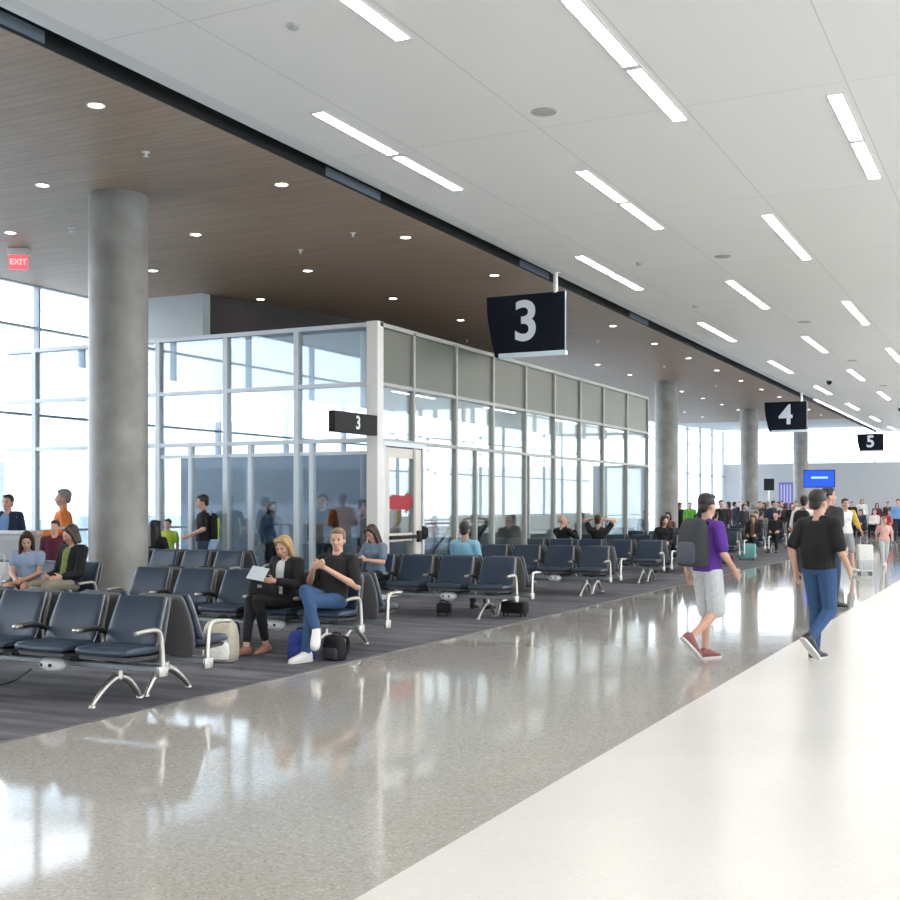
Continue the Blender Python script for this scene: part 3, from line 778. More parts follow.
    # ---------- shirt
    def top(name, mat, inf, slv, open_front=False):
        c = MB(); torso(c, inf, lo=-.05, hi=.93, hem=.012)
        for s in (0, 1): c.cap(pel+sd*(.955*sl)+Mt @ V(((-.045, .045)[s], -.005, 0)), .046, P['sh'][s]+V((0, .0, -.012)), .05, 12)
        for s in (0, 1):
            if slv <= 0: continue
            u = min(slv, 1.) if slv <= 1 else 1.
            e = P['sh'][s].lerp(P['el'][s], u)
            c.cap(P['sh'][s]+V((0, 0, -.022)), .054+inf, e, (.054 if slv <= 1 else .047)+inf*.8, 12)
            if slv > 1: c.cap(P['el'][s], .048+inf*.8, P['el'][s].lerp(P['wr'][s], slv-1), .036+inf*.8, 12)
        return c.build(name, mat, root, voxel=vox, sm_it=9 if vox < .016 else 4)
    if shirt: top('shirt', shirt, .016, 0 if sleeve_mat else sleeve)
    if sleeve_mat:
        for s in (0, 1):
            c = MB().cap(P['sh'][s], .074, P['el'][s], .066, 12); c.cap(P['el'][s], .06, P['el'][s].lerp(P['wr'][s], .4), .054, 12)
            c.build('sleeve', sleeve_mat, root, voxel=vox, sm_it=3)
    if cardigan:
        # open jacket: back and sides only, leaving the shirt to show down the front
        c = MB()
        for sgn in (-1, 1):
            rings = []
            for t, rx, ry in secs[1:8]:
                cc = pel+sd*(t*sl); inf = .034; ring = []
                a0 = .42 if t > .3 else .35
                arc = [a0+(PI/2+PI-.35-a0)*j/9 for j in range(10)]   # from front opening round to the back
                outer = [cc+Mt @ V((sgn*(rx+inf)*math.sin(a), (ry+inf)*math.cos(a), 0)) for a in arc]
                inner = [cc+Mt @ V((sgn*(rx+.008)*math.sin(a), (ry+.008)*math.cos(a), 0)) for a in reversed(arc)]
                rings.append(outer+inner)
            c.loft(rings)
        for s in (0, 1):
            c.cap(pel+sd*(.86*sl)+Mt @ V(((-.085, .085)[s], -.012, 0)), .092, P['sh'][s], .074, 12)
            c.cap(P['sh'][s], .072, P['el'][s], .062, 12); c.cap(P['el'][s], .060, P['el'][s].lerp(P['wr'][s], .8), .05, 12)
        c.build('jacket', cardigan, root, voxel=vox, sm_it=5)
    # ---------- trousers or shorts
    if bottoms:
        c = MB(); torso(c, .012, lo=-.14, hi=.28)
        for s in (0, 1):
            if bot_len <= .6:
                c.cap(P['hip'][s], .10, P['hip'][s].lerp(P['kn'][s], .45), .098, 14)
                e = P['hip'][s].lerp(P['kn'][s], bot_len/.55); c.cap(P['hip'][s].lerp(P['kn'][s], .4), .096, e-(P['kn'][s]-P['hip'][s]).normalized()*.06, .096, 14)
            else:
                c.cap(P['hip'][s], .098, P['kn'][s], .070, 12)
                e = P['kn'][s].lerp(P['an'][s], min(1, (bot_len-.5)*2)-.05); c.cap(P['kn'][s], .069, e, .052, 12); c.cap(CB[s][0], .060, CB[s][1], .048, 10)
        c.build('trousers' if bot_len > .6 else 'shorts', bottoms, root, voxel=vox, sm_it=3)
    # ---------- shoes
    for s in (0, 1):
        td = P['toe'][s].normalized(); side = V((0, 0, 1)).cross(td)
        side = side.normalized() if side.length > .1 else V((1, 0, 0)); up = td.cross(side)
        if up.z < 0: up = -up
        heel = P['an'][s]-up*.085-td*.055
        rings = []
        for t, w, hh in ((-.022, .022, .06), (-.012, .036, .095), (.03, .042, .118), (.075, .044, .112), (.12, .046, .090), (.17, .050, .068), (.22, .049, .056), (.262, .038, .044), (.285, .016, .026)):
            ring = []
            for a in range(14):
                an = 2*PI*a/14; zz = math.sin(an); ring.append(heel+td*t+side*(w*math.copysign(abs(math.cos(an))**.7, math.cos(an)))+up*(hh*.5+.5*hh*zz+.006))
            rings.append(ring)
        so = MB().loft(rings).build('shoe', shoe or M_PAD, root, smooth=60)
        if sole and vox < .02:
            rings = []
            for t, w in ((-.028, .018), (-.012, .040), (.06, .047), (.14, .051), (.21, .053), (.266, .040), (.292, .016)):
                rings.append([heel+td*t+side*w-up*.0, heel+td*t-side*w-up*.0, heel+td*t-side*w+up*.022, heel+td*t+side*w+up*.022])
            MB().loft(rings).build('sole', sole, so, smooth=40)
    return root
def seat(bk, i, back=False, xe=None):
    """world spot of the i-th seat from the aisle end of a bench"""
    y = BC[bk]; x1 = (XA(y)+HALF) if xe is None else xe
    x = x1-PITCH*(i+.5)
    return (x, y+(.285+.165 if back else -.285-.165), .004), (PI if back else 0)
C_BLACK = cloth('black', (.006, .006, .007)); C_CHAR = cloth('charcoal', (.035, .036, .04)); C_NAVY = cloth('navy', (.018, .025, .055)); C_JEAN = cloth('denim', (.03, .075, .175)); C_DJEAN = cloth('dark denim', (.03, .05, .10))
C_GREY = cloth('grey', (.30, .31, .32)); C_LGREY = cloth('light grey', (.52, .53, .54)); C_WHITE = cloth('white', (.78, .77, .74)); C_PURPLE = cloth('purple', (.10, .025, .26)); C_ORANGE = cloth('orange', (.72, .20, .035))
C_LBLUE = cloth('pale blue', (.20, .42, .56)); C_SLATE = cloth('slate', (.13, .19, .26)); C_LIME = cloth('lime', (.42, .58, .06)); C_GREEN = cloth('green', (.12, .40, .04)); C_RED = cloth('red', (.42, .03, .04)); C_PINK = cloth('pink', (.72, .42, .38))
C_KHAKI = cloth('khaki', (.24, .22, .16)); C_BROWN = cloth('brown', (.13, .07, .045)); C_GOLD = cloth('gold', (.58, .36, .06)); C_MAROON = cloth('maroon', (.09, .012, .03)); C_FLORAL = cloth('blue floral', (.28, .36, .50)); C_TEAL = cloth('teal', (.16, .40, .38))
SH_WHITE = pm('white trainer', (.74, .72, .68), .45, var=.08); SH_SOLE = pm('pale sole', (.62, .60, .56), .6); SH_BLACK = pm('black shoe', (.015, .014, .014), .4); SH_SAND = pm('sandal leather', (.30, .14, .09), .5); SH_RED = pm('red grey trainer', (.26, .075, .08), .5, var=.3); SH_BROWN = pm('brown shoe', (.10, .05, .025), .45)

# ---- the seated couple
P = pose_sit(.13)
for a in ('pelvis', 'neck'): P[a] = P[a]+V((0, 0, .05))
P['neck'] = V((0, .13, 1.065))
P['sh'] = [V((-.185, .115, 1.01)), V((.19, .115, 1.01))]
P['hip'] = [V((-.09, 0, .56)), V((.09, 0, .56))]
P['el'] = [V((-.25, -.05, .76)), V((.315, -.01, .72))]
P['wr'] = [V((-.075, -.26, .93)), V((.065, -.25, .925))]
P['kn'] = [V((-.07, -.43, .69)), V((.00, -.42, .58))]
P['an'] = [V((.15, -.57, .31)), V((.03, -.58, .088))]
P['toe'] = [V((.35, -.75, -.62)), V((-.25, -1, 0))]
loc, rz = seat('B', 0)
person('man in a black T-shirt and blue jeans sitting with legs crossed and hands clasped', (loc[0]+.05, loc[1]+.02, .004), rz+.02, 1.70, P, vox=.0075, skin=SKIN, hair='short', hm=H_SANDY, shirt=C_BLACK, sleeve=.85, bottoms=C_JEAN, shoe=SH_WHITE, sole=SH_SOLE, fat=1.12,
       look=(.30, .06), curl=(.75, .8), handdir=(V((.75, -.1, .35)), V((-.75, -.12, .35))), palm=(V((.1, 1, .4)), V((-.1, 1, .4))))
P = pose_sit(.10)
P['pelvis'] = V((0, 0, .57)); P['neck'] = V((-.02, .06, 1.08))
P['hip'] = [V((-.09, 0, .565)), V((.09, 0, .565))]
P['sh'] = [V((-.17, .05, 1.03)), V((.17, .05, 1.03))]
P['el'] = [V((-.24, -.06, .79)), V((.25, -.05, .78))]
P['wr'] = [V((-.15, -.29, .86)), V((.08, -.30, .83))]
P['kn'] = [V((-.16, -.43, .60)), V((-.03, -.45, .615))]
P['an'] = [V((-.17, -.50, .088)), V((-.05, -.28, .10))]
loc, rz = seat('B', 1)
person('blond woman in a black cardigan sitting reading, with a black bag on her lap', (loc[0]+.10, loc[1]+.02, .004), rz-.08, 1.58, P, vox=.0075, sex='f', hair='bob', hm=H_BLOND, shirt=C_LGREY, sleeve=0, cardigan=C_BLACK, bottoms=C_BLACK, bot_len=.93, shoe=SH_SAND,
       look=(.08, .40), curl=(.8, .6), handdir=(V((.5, -.5, .25)), V((-.6, -.45, .1))), palm=(V((.6, .6, -.2)), V((-.5, .7, .1))))
wl = (loc[0]+.10, loc[1]+.02)
def oat(x, y, z): return (wl[0]+x, wl[1]+y, z)
tb = MB().box(-.115, -.004, -.08, .115, .004, .08).build('magazine', pm('pale paper', (.50, .55, .58), .6, var=.12, scale=25), None, bevel=.002)
tb.location = oat(-.09, -.365, .868); tb.rotation_euler = (-.62, .12, -.1); tag(tb, 'pale grey folded magazine held by the blond woman', 'magazine')
# ---- bags
def handbag(loc, rz, label):
    r = empty('handbag', loc, rz, label, 'bag')
    MB().loft([ring_se(0, w, 0, z, 1, 0, t, 20) for z, w, t in ((0, .15, .05), (.02, .165, .075), (.10, .17, .08), (.18, .15, .055), (.21, .14, .02))]).build('bag_body', C_BLACK, r, smooth=60)
    MB().tube(catmull([(-.10, 0, .19), (-.09, -.04, .27), (0, -.06, .31), (.09, -.04, .27), (.10, 0, .19)], 5), .010, 8).build('handle', C_CHAR, r, smooth=60)
    MB().cbox((0, -.082, .12), (.05, .012, .03)).build('clasp', M_CAST, r)
handbag(oat(-.10, -.25, .612), .1, 'black leather handbag resting on the blond woman\'s lap')
def backpack(name, label, loc, rot, w, d, h, mat, pocket, strap, cat='backpack', piping=None):
    r = empty(name, loc, 0, label, cat); r.rotation_euler = rot
    # y- side faces outward, y+ side carries the straps
    rings = [(0, .84, .7), (.03, .96, .92), (.25, 1, 1), (.6, .98, .95), (.85, .88, .78), (.96, .68, .55), (1, .4, .25)]
    MB().loft([[(x, y, h*t) for x, y, _ in [(p[0], p[1], 0) for p in ring_se(0, w/2*a, 0, 0, 1, 0, d/2*b, 22)]] for t, a, b in rings]).build('bag_body', mat, r, smooth=60)
    MB().loft([[(x, -d*.40+y, h*t) for x, y in [(p[0], p[1]) for p in ring_se(0, w/2*a, 0, 0, 1, 0, d*.22*b, 18)]] for t, a, b in ((.06, .6, .5), (.09, .74, .95), (.3, .78, 1), (.46, .72, .8), (.5, .6, .4))]).build('front_pocket', pocket, r, smooth=60)
    for s in (-1, 1):
        MB().tube(catmull([(s*w*.24, d*.42, h*.9), (s*w*.27, d*.75, h*.83), (s*w*.29, d*.82, h*.55), (s*w*.30, d*.6, h*.25), (s*w*.30, d*.42, h*.12)], 5), .016, 8, 1.5).build('strap', strap, r, smooth=60)
    MB().tube(catmull([(-.05, d*.2, h*.97), (-.04, d*.22, h*1.05), (.04, d*.22, h*1.05), (.05, d*.2, h*.97)], 4), .009, 8).build('handle', strap, r, smooth=60)
    if piping:
        for s in (-1, 1): MB().tube(catmull([(s*w*.36, -d*.47, h*.05), (s*w*.41, -d*.47, h*.4), (s*w*.33, -d*.42, h*.8)], 5), .016, 8).build('bright_stripe', piping, r, smooth=60)
    return r
C_BEIGE = cloth('beige canvas', (.50, .45, .36)); C_BLUEBAG = cloth('royal blue nylon', (.02, .04, .22))
backpack('rucksack', 'beige and white rucksack with black straps on the carpet beside the blond woman', (-7.36, 9.62, .004), (0, 0, .25), .36, .25, .43, C_BEIGE, C_WHITE, C_BLACK)
backpack('rucksack', 'royal blue nylon bag lying behind the seated man\'s white trainers', (-6.70, 10.10, .004), (0, 0, .5), .30, .18, .30, C_BLUEBAG, C_BLUEBAG, C_BLACK)
backpack('rucksack', 'small black bag under the seat behind the man\'s raised foot', (-6.38, 10.22, .004), (0, 0, -.2), .26, .15, .26, C_BLACK, C_CHAR, C_BLACK)
def suitcase(label, loc, rz, w, d, h, mat, lower=None, pull=.35, lay=False):
    r = empty('suitcase', loc, rz, label, 'suitcase')
    MB().cbox((0, 0, .05+h/2), (w, d, h), min(w, d)*.16).build('shell', mat, r, smooth=40)
    if lower: MB().cbox((0, 0, .05+h*.25), (w*1.02, d*1.02, h*.46), min(w, d)*.16).build('lower_panel', lower, r, smooth=40)
    for sx in (-1, 1):
        for sy in (-1, 1):
            MB().lathe((sx*w*.36, sy*d*.32, .03), [(.01, -.012), (.03, -.010), (.03, .010), (.01, .012)], 14, 'x').build('wheel', M_PAD, r, smooth=40)
    if pull:
        MB().tube([(-w*.22, d*.3, h*.95), (-w*.22, d*.3, h+pull), (w*.22, d*.3, h+pull), (w*.22, d*.3, h*.95)], .010, 8).build('pull_handle', M_CAST, r, smooth=40)
    MB().tube(catmull([(-.06, 0, h+.045), (-.05, 0, h+.08), (.05, 0, h+.08), (.06, 0, h+.045)], 4), .010, 8).build('grip', M_PAD, r, smooth=40)
    return r
suitcase('black cabin bag on the carpet under the end seats before the vestibule door', (-6.54, 15.27, .004), 0, .36, .22, .17, C_BLACK, None, 0)
suitcase('small black bag under the middle seats before the vestibule door', (-7.45, 14.85, .004), .2, .20, .14, .14, C_BLACK, None, 0)
suitcase('white and grey rolling suitcase pulled by the walker in white', (-3.40, 28.3, 0), .4, .34, .24, .62, C_WHITE, C_LGREY, .22)
suitcase('teal grey cabin case standing in front of the seated brown haired woman', (-7.22, 33.6, .004), .1, .50, .28, .42, C_TEAL, None, 0)
suitcase('dark maroon holdall on the carpet beyond the man in purple', (-7.05, 30.25, .004), .1, .44, .28, .24, C_MAROON, None, 0)

# ---- seated people along the vestibule
P = pose_sit(.04); P['hip'] = [V((-.09, 0, .56)), V((.09, 0, .56))]; P['pelvis'] = V((0, 0, .57)); P['neck'] = V((0, -.02, 1.06)); P['sh'] = [V((-.165, -.02, 1.01)), V((.165, -.02, 1.01))]
P['el'] = [V((-.22, -.10, .76)), V((.22, -.10, .76))]; P['wr'] = [V((-.05, -.30, .80)), V((.06, -.31, .80))]
loc, rz = seat('C', 3)
person('woman with long dark brown hair and slate blue top bent over her phone', (loc[0]+.10, loc[1]+.02, .004), rz-.15, 1.66, P, vox=.010, sex='f', hair='long', hm=H_BROWN, shirt=C_SLATE, sleeve=.7, bottoms=C_BLACK, shoe=SH_BLACK, look=(-.1, .5), curl=(.8, .8))
ph = MB().cbox((0, 0, 0), (.075, .15, .010), .004).build('phone', M_BLACK, None); ph.location = (loc[0]+.06, loc[1]-.36, .80); ph.rotation_euler = (.5, 0, 0); tag(ph, 'black phone held by the long haired woman', 'phone')
def sitter(label, bk, i, back, **kw):
    xe = kw.pop('xe', None); dz = kw.pop('turn', 0); lean = kw.pop('lean', .1); mod = kw.pop('mod', None); Hh = kw.pop('H', 1.72); dx = kw.pop('dx', 0)
    P = pose_sit(lean); P['hip'] = [V((-.09, 0, .56)), V((.09, 0, .56))]; P['pelvis'] = V((0, 0, .57)); P['neck'] = V((0, lean, 1.065))
    for s in (0, 1): P['sh'][s].z = 1.01; P['kn'][s].z = .57
    if mod: mod(P)
    loc, rz = seat(bk, i, back, xe)
    kw.setdefault('vox', .014)
    return person(label, (loc[0]+dx, loc[1], .004), rz+dz, Hh, P, **kw)
sitter('dark haired man in a pale blue shirt seen from behind over the seat backs', 'C', 1, True, dx=-.14, shirt=C_LBLUE, bottoms=C_DJEAN, shoe=SH_BLACK, look=(.25, 0), vox=.011, H=1.70, skin=SKIN2)
def m_hand(P): P['el'][1] = V((.26, -.12, .84)); P['wr'][1] = V((.12, -.2, 1.09)); P['el'][0] = V((-.26, -.1, .84)); P['wr'][0] = V((-.10, -.22, 1.0))
sitter('balding man in black with a raised hand, seen over the seat backs', 'E', 3, True, shirt=C_BLACK, sleeve=1.9, bottoms=C_CHAR, hair='bald', hm=H_GREY, look=(-.6, .1), turn=-.3, dx=-.15, mod=m_hand, skin=SKIN, H=1.72)
def m_up(P): P['el'][0] = V((-.33, .0, 1.20)); P['wr'][0] = V((-.12, .10, 1.25)); P['el'][1] = V((.33, .0, 1.20)); P['wr'][1] = V((.12, .10, 1.25))
sitter('person in black with both elbows raised and hands behind the head', 'E', 2, True, shirt=C_BLACK, sleeve=.6, bottoms=C_CHAR, hair='short', hm=H_BROWN, mod=m_up, H=1.74)
sitter('dark haired woman in black in profile in front of the second visible column', 'F', 1, False, sex='f', shirt=C_BLACK, sleeve=1.9, bottoms=C_BLACK, hair='bob', hm=H_DARK, turn=.2, look=(.7, .1), H=1.68)
sitter('woman with long brown hair and black jacket sitting behind a teal case', 'H', 0, False, sex='f', shirt=C_BROWN, cardigan=C_BLACK, bottoms=C_BLACK, hair='long', hm=hairm('auburn', (.14, .055, .025)), look=(0, .4), H=1.66)
# ---- left group
def m_girl(P):
    P['neck'] = V((0, -.06, 1.05))
    for s in (0, 1): P['sh'][s] += V((0, -.12, 0)); P['wr'][s] = V(((-.06, .06)[s], -.32, .66)); P['el'][s] = V(((-.20, .20)[s], -.12, .74))
sitter('girl with long brown hair, blue floral top and bare legs leaning forward', 'B2', 1, False, xe=-10.6, sex='f', shirt=C_FLORAL, sleeve=.5, bottoms=C_BROWN, bot_len=.4, hair='long', hm=H_BROWN, turn=.40, dx=-.02, look=(.35, .4), mod=m_girl, H=1.60, vox=.011, skin=SKIN, shoe=SH_SAND)
sitter('person in a dark jacket, green top and khaki trousers left of the round column', 'B2', 0, False, xe=-10.6, turn=-.1, sex='f', shirt=cloth('olive', (.20, .24, .07)), cardigan=C_BLACK, bottoms=C_KHAKI, hair='bob', hm=H_BROWN, look=(-.3, .35), H=1.70, vox=.011)
person('dark haired child in dark purple standing behind the floral top girl', (-12.15, 12.15, .004), .5, 1.38, pose_stand(), vox=.013, shirt=C_MAROON, sleeve=1.8, bottoms=C_BLACK, hm=H_DARK)
P = pose_stand(); P['el'] = [V((-.25, .03, 1.14)), V((.25, .03, 1.14))]; P['wr'] = [V((-.12, -.24, 1.10)), V((.12, -.24, 1.10))]
person('standing man in an orange jacket in profile by the windows', (-12.85, 13.0, .004), -.72, 1.83, P, vox=.011, hair='short', hm=H_GREY, shirt=C_ORANGE, sleeve=1.9, bottoms=C_NAVY, shoe=SH_BLACK, fat=1.1)
P = pose_stand()
person('man in a dark suit jacket over a blue shirt standing at a pale counter', (-14.45, 13.45, .004), .35, 1.76, P, vox=.012, hair='short', hm=H_DARK, shirt=cloth('shirt blue', (.20, .34, .62)), sleeve=0, cardigan=C_NAVY, bottoms=C_NAVY, shoe=SH_BLACK)
pd = empty('counter', (-13.78, 12.95, .004), .2, 'pale grey boarding counter at the far left before the windows', 'counter')
MB().box(-.33, -.2, 0, .33, .2, 1.14).build('cabinet', M_PALE, pd, bevel=.01); MB().box(-.37, -.24, 1.14, .37, .24, 1.19).build('counter_top', M_WPLASTIC, pd, bevel=.01)
MB().box(-.30, -.215, .08, .30, -.2, 1.06).build('front_panel', M_GREYWALL, pd)
bg_ = empty('tote_bag', (-12.22, 11.6-.285-.14, .50), .15, 'white tote bag propped on the seat left of the floral top girl', 'bag')
MB().loft([ring_se(0, w, y, z, 1, 0, t, 18) for z, w, t, y in ((0, .17, .07, 0), (.03, .19, .085, 0), (.2, .19, .075, .02), (.33, .185, .03, .05))]).build('bag_body', C_WHITE, bg_, smooth=50)
MB().tube(catmull([(-.09, .05, .32), (-.08, .06, .42), (.08, .06, .42), (.09, .05, .32)], 5), .010, 8).build('handle', C_LGREY, bg_, smooth=50)
# ---- by the vestibule front
P = pose_stand(); P['wr'] = [V((-.15, -.25, 1.02)), V((.15, -.25, 1.02))]; P['el'] = [V((-.26, .02, 1.14)), V((.26, .02, 1.14))]
person('standing man in a black T-shirt wearing a backpack beside the vestibule glass', (-13.06, 16.56, .004), -.95, 1.77, P, vox=.011, hair='short', hm=H_DARK, shirt=C_BLACK, sleeve=.7, bottoms=C_DJEAN, shoe=SH_BLACK, skin=SKIN, look=(.1, .15))
backpack('backpack', 'black backpack with lime stripes worn by the man beside the vestibule glass', (-13.06+.81*.19, 16.56+.58*.19, .98), (.0, 0, -.95+PI), .30, .17, .46, C_BLACK, C_BLACK, C_CHAR, piping=cloth('lime nylon', (.55, .72, .05)))
P = pose_stand()
person('child in a lime shirt and red trousers standing beside the backpack man', (-13.80, 16.50, .004), .3, 1.34, P, vox=.013, hair='short', hm=H_DARK, shirt=C_LIME, sleeve=.6, bottoms=C_RED, shoe=SH_WHITE)
sitter('person with long dark hair facing away just right of the round column', 'C', 3, True, xe=-11.05, sex='f', shirt=C_BLACK, bottoms=C_BLACK, hair='long', hm=H_DARK, H=1.68)
q = [(-12.75, 18.2, C_SLATE, 1.66, 1.2, 'f', 'woman in a slate blue top standing in for a reflection in the vestibule glass'), (-12.1, 18.9, C_BROWN, 1.78, -1.2, 'm', 'man in brown standing in for a reflection in the vestibule glass'), (-11.55, 18.1, C_CHAR, 1.80, .4, 'm', 'man in charcoal standing in for a reflection in the vestibule glass'),
     (-11.35, 19.2, C_BLACK, 1.70, 2.4, 'm', 'man in black standing in for a reflection in the vestibule glass'), (-10.75, 18.3, C_MAROON, 1.64, -.6, 'f', 'woman in dark red standing in for a reflection in the vestibule glass')]
for x, y, c, h, rz, sx, lab in q:  # figures added behind the front glass to imitate reflected people
    person(lab, (x, y, .004), rz, h, pose_stand(), vox=.02, sex=sx, hair='bob' if sx == 'f' else 'short', hm=H_DARK, shirt=c, sleeve=1.8, bottoms=C_CHAR, group='figures standing in for reflections in the vestibule glass')

# ---- walkers
P = pose_stride(-1)
person('walking man in a purple shirt and pale shorts seen from behind with a backpack', (-2.97, 11.95, 0), PI-.62, 1.72, P, vox=.0095, hair='short', hm=H_DARK, shirt=C_PURPLE, sleeve=.8, bottoms=C_LGREY, bot_len=.6, shoe=SH_RED, sole=SH_SOLE, skin=SKIN, fat=1.1, look=(.1, .1))
a = PI-.62
backpack('backpack', 'large dark grey backpack on the back of the man in purple', (-2.97-math.sin(a)*.19, 11.95+math.cos(a)*.19, .96), (-.04, 0, a+PI), .36, .20, .50, C_CHAR, cloth('grey nylon', (.07, .08, .10)), C_BLACK)
P = pose_stride(-1)
person('walking man in a black shirt and blue jeans seen from behind', (-1.93, 12.4, 0), PI-.45, 1.76, P, vox=.0095, hair='short', hm=H_DARK, shirt=C_BLACK, sleeve=.85, bottoms=C_JEAN, shoe=SH_BLACK, sole=SH_SOLE, skin=SKIN, fat=1.2)
P = pose_stand()
person('tall man in a dark shirt walking ahead of the man in black', (-2.79, 18.9, 0), PI-.6, 1.87, P, vox=.013, hair='short', hm=H_DARK, shirt=C_CHAR, sleeve=.7, bottoms=C_DJEAN, shoe=SH_BLACK, look=(-.5, 0))
P = pose_walk(-1); P['el'][1] = V((.28, -.02, 1.15)); P['wr'][1] = V((.34, -.12, .98))
person('walker in a loose white top over gold sleeves and grey shorts', (-3.82, 28.2, 0), .5, 1.74, P, vox=.013, sex='f', hair='short', hm=H_BROWN, shirt=C_WHITE, sleeve_mat=C_GOLD, bottoms=C_GREY, bot_len=.6, shoe=SH_WHITE)
P = pose_walk(1)
person('child in a pale pink shirt walking on the far walkway', (-3.3, 31.4, 0), .3, 1.28, P, vox=.014, sex='f', hair='short', hm=H_SANDY, shirt=C_PINK, sleeve=.8, bottoms=C_LGREY, shoe=SH_WHITE)
P = pose_stand()
person('traveller in a white shirt wearing a black backpack, seen from behind', (-4.05, 24.2, 0), PI-.1, 1.78, P, vox=.013, hair='short', hm=H_DARK, shirt=C_WHITE, sleeve=.9, bottoms=C_CHAR, shoe=SH_BLACK)
backpack('backpack', 'black backpack on the white shirted traveller', (-4.05-.02, 24.2-.21, 1.0), (-.03, 0, -.1), .34, .2, .48, C_BLACK, C_CHAR, C_BLACK)
# ---- the standing crowd at the far gates
def pu(u, Y):
    t = (u-450)/1171; s_, c_ = math.sin(math.atan2(580, 1171)), math.cos(math.atan2(580, 1171))
    return Y*(c_*t-s_)/(c_+s_*t)
crowd = [(740, 57.5, C_BLACK, C_BLACK, 1.74, .3, 'm', H_DARK, 'standing man in black behind the navy man in the far crowd'), (744, 45.0, C_CHAR, C_BLACK, 1.62, .9, 'f', H_DARK, 'short woman in charcoal in the far crowd'), (757, 58.3, C_NAVY, C_BLACK, 1.8, 2., 'm', H_DARK, 'tall man in navy in the far crowd'), (764, 50.1, C_BLACK, C_BLACK, 1.68, -.5, 'f', H_DARK, 'dark haired woman in black in the far crowd'), (774, 49.9, C_CHAR, C_DJEAN, 1.75, 1.4, 'm', H_DARK, 'man in charcoal and jeans in the far crowd'), (782, 58., C_BLACK, C_BLACK, 1.78, .2, 'm', H_DARK, 'tall man in black in the far crowd'), (792, 45.8, C_BLACK, C_BLACK, 1.66, .5, 'f', H_BROWN, 'brown haired woman in black by the walkers'), (714, 50., C_BLACK, C_BLACK, 1.7, .2, 'm', H_DARK, 'man in black left of the far crowd'), (703, 54., C_NAVY, C_BLACK, 1.74, .2, 'm', H_DARK, 'man in navy beyond the bright green shirt'), (852, 64., C_BLACK, C_BLACK, 1.74, .2, 'm', H_DARK, 'man in black standing behind the far seats'), (877, 65., C_MAROON, C_BLACK, 1.66, .2, 'f', H_DARK, 'woman in maroon standing behind the far seats'), (888, 63.8, C_CHAR, C_BLACK, 1.74, .2, 'm', H_DARK, 'man in charcoal standing behind the far seats'),
 (690, 45.6, C_GREEN, C_NAVY, 1.68, .2, 'm', H_DARK, 'person in a bright green shirt standing by the vestibule end'), (680, 47.2, C_BLACK, C_BLACK, 1.68, 1., 'f', H_DARK, 'person in black beside the bright green shirt'),
 (721, 37.7, C_BLACK, C_BLACK, 1.74, .6, 'm', H_DARK, 'dark clothed man standing behind the man in purple'), (735, 50., C_NAVY, C_DJEAN, 1.70, 2.2, 'm', H_DARK, 'standing man in navy at the edge of the far crowd'),
 (747, 53.8, C_FLORAL, C_GREY, 1.76, -.8, 'f', H_DARK, 'standing woman in a pale blue patterned top in the far crowd'), (753, 49.8, C_GREY, C_NAVY, 1.66, 3., 'f', H_GREY, 'grey haired woman in grey in the far crowd'),
 (760, 54.2, C_KHAKI, C_BLACK, 1.74, .4, 'm', H_BROWN, 'standing man in khaki in the far crowd'), (768, 45.7, C_NAVY, C_DJEAN, 1.72, 2.9, 'm', H_GREY, 'grey haired man in a dark blue jacket facing away'),
 (778, 54., C_LGREY, C_BLACK, 1.72, -.4, 'm', H_DARK, 'standing man in light grey in the far crowd'), (786, 50., C_BROWN, C_BLACK, 1.66, 2.4, 'f', H_BROWN, 'standing woman in brown in the far crowd'),
 (796, 54.1, C_WHITE, C_NAVY, 1.74, .1, 'm', H_DARK, 'standing man in white in the far crowd'), (812, 49.9, C_RED, C_BLACK, 1.70, 1., 'f', H_DARK, 'standing woman in red in the far crowd'),
 (898, 52., cloth('sky blue', (.16, .32, .62)), C_NAVY, 1.82, .2, 'm', H_DARK, 'standing man in a sky blue shirt at the right edge'), (862, 66., C_WHITE, C_LGREY, 1.9, .3, 'f', H_GREY, 'tall pale clothed person standing behind the far seats'),
 (728, 46.0, C_MAROON, C_BLACK, 1.7, -1., 'f', H_DARK, 'standing woman in maroon in the far crowd')]
for u, Y, c, b_, h, rz, sx, hm_, lab in crowd:
    person(lab, (pu(u, Y), Y, .004), rz, h, pose_stand(), vox=.024, sex=sx, hair='bob' if sx == 'f' else 'short', hm=hm_, shirt=c, sleeve=1.6, bottoms=b_, group='people standing at the far gates')
far = [(-8.1, 0, C_RED, 'm', H_DARK, 'in red'), (-8.1, 1, C_BLACK, 'f', H_DARK, 'in black'), (-8.1, 2, C_GREY, 'm', H_GREY, 'in grey'), (-4.6, 0, C_NAVY, 'm', H_DARK, 'in navy'), (-4.6, 1, C_MAROON, 'f', H_DARK, 'in maroon'), (-4.6, 2, C_WHITE, 'm', H_GREY, 'in white'), (-4.6, 3, C_PINK, 'f', H_BROWN, 'in pink'), (-4.6, 4, C_CHAR, 'm', H_DARK, 'in charcoal')]
for x, i, c, sx, hm_, lab in far:
    P = pose_sit(.1); P['hip'] = [V((-.09, 0, .56)), V((.09, 0, .56))]; P['pelvis'] = V((0, 0, .57)); P['neck'] = V((0, .1, 1.065))
    for s in (0, 1): P['sh'][s].z = 1.01; P['kn'][s].z = .57
    person('seated traveller %s on the far row of seats facing the camera' % lab, (x+HALF-PITCH*(i+.5), 61-.445, 0.004), .1, 1.72, P, vox=.026, sex=sx, hair='bob' if sx == 'f' else 'short', hm=hm_, shirt=c, sleeve=1.6, bottoms=C_CHAR, group='people on the far row of seats')
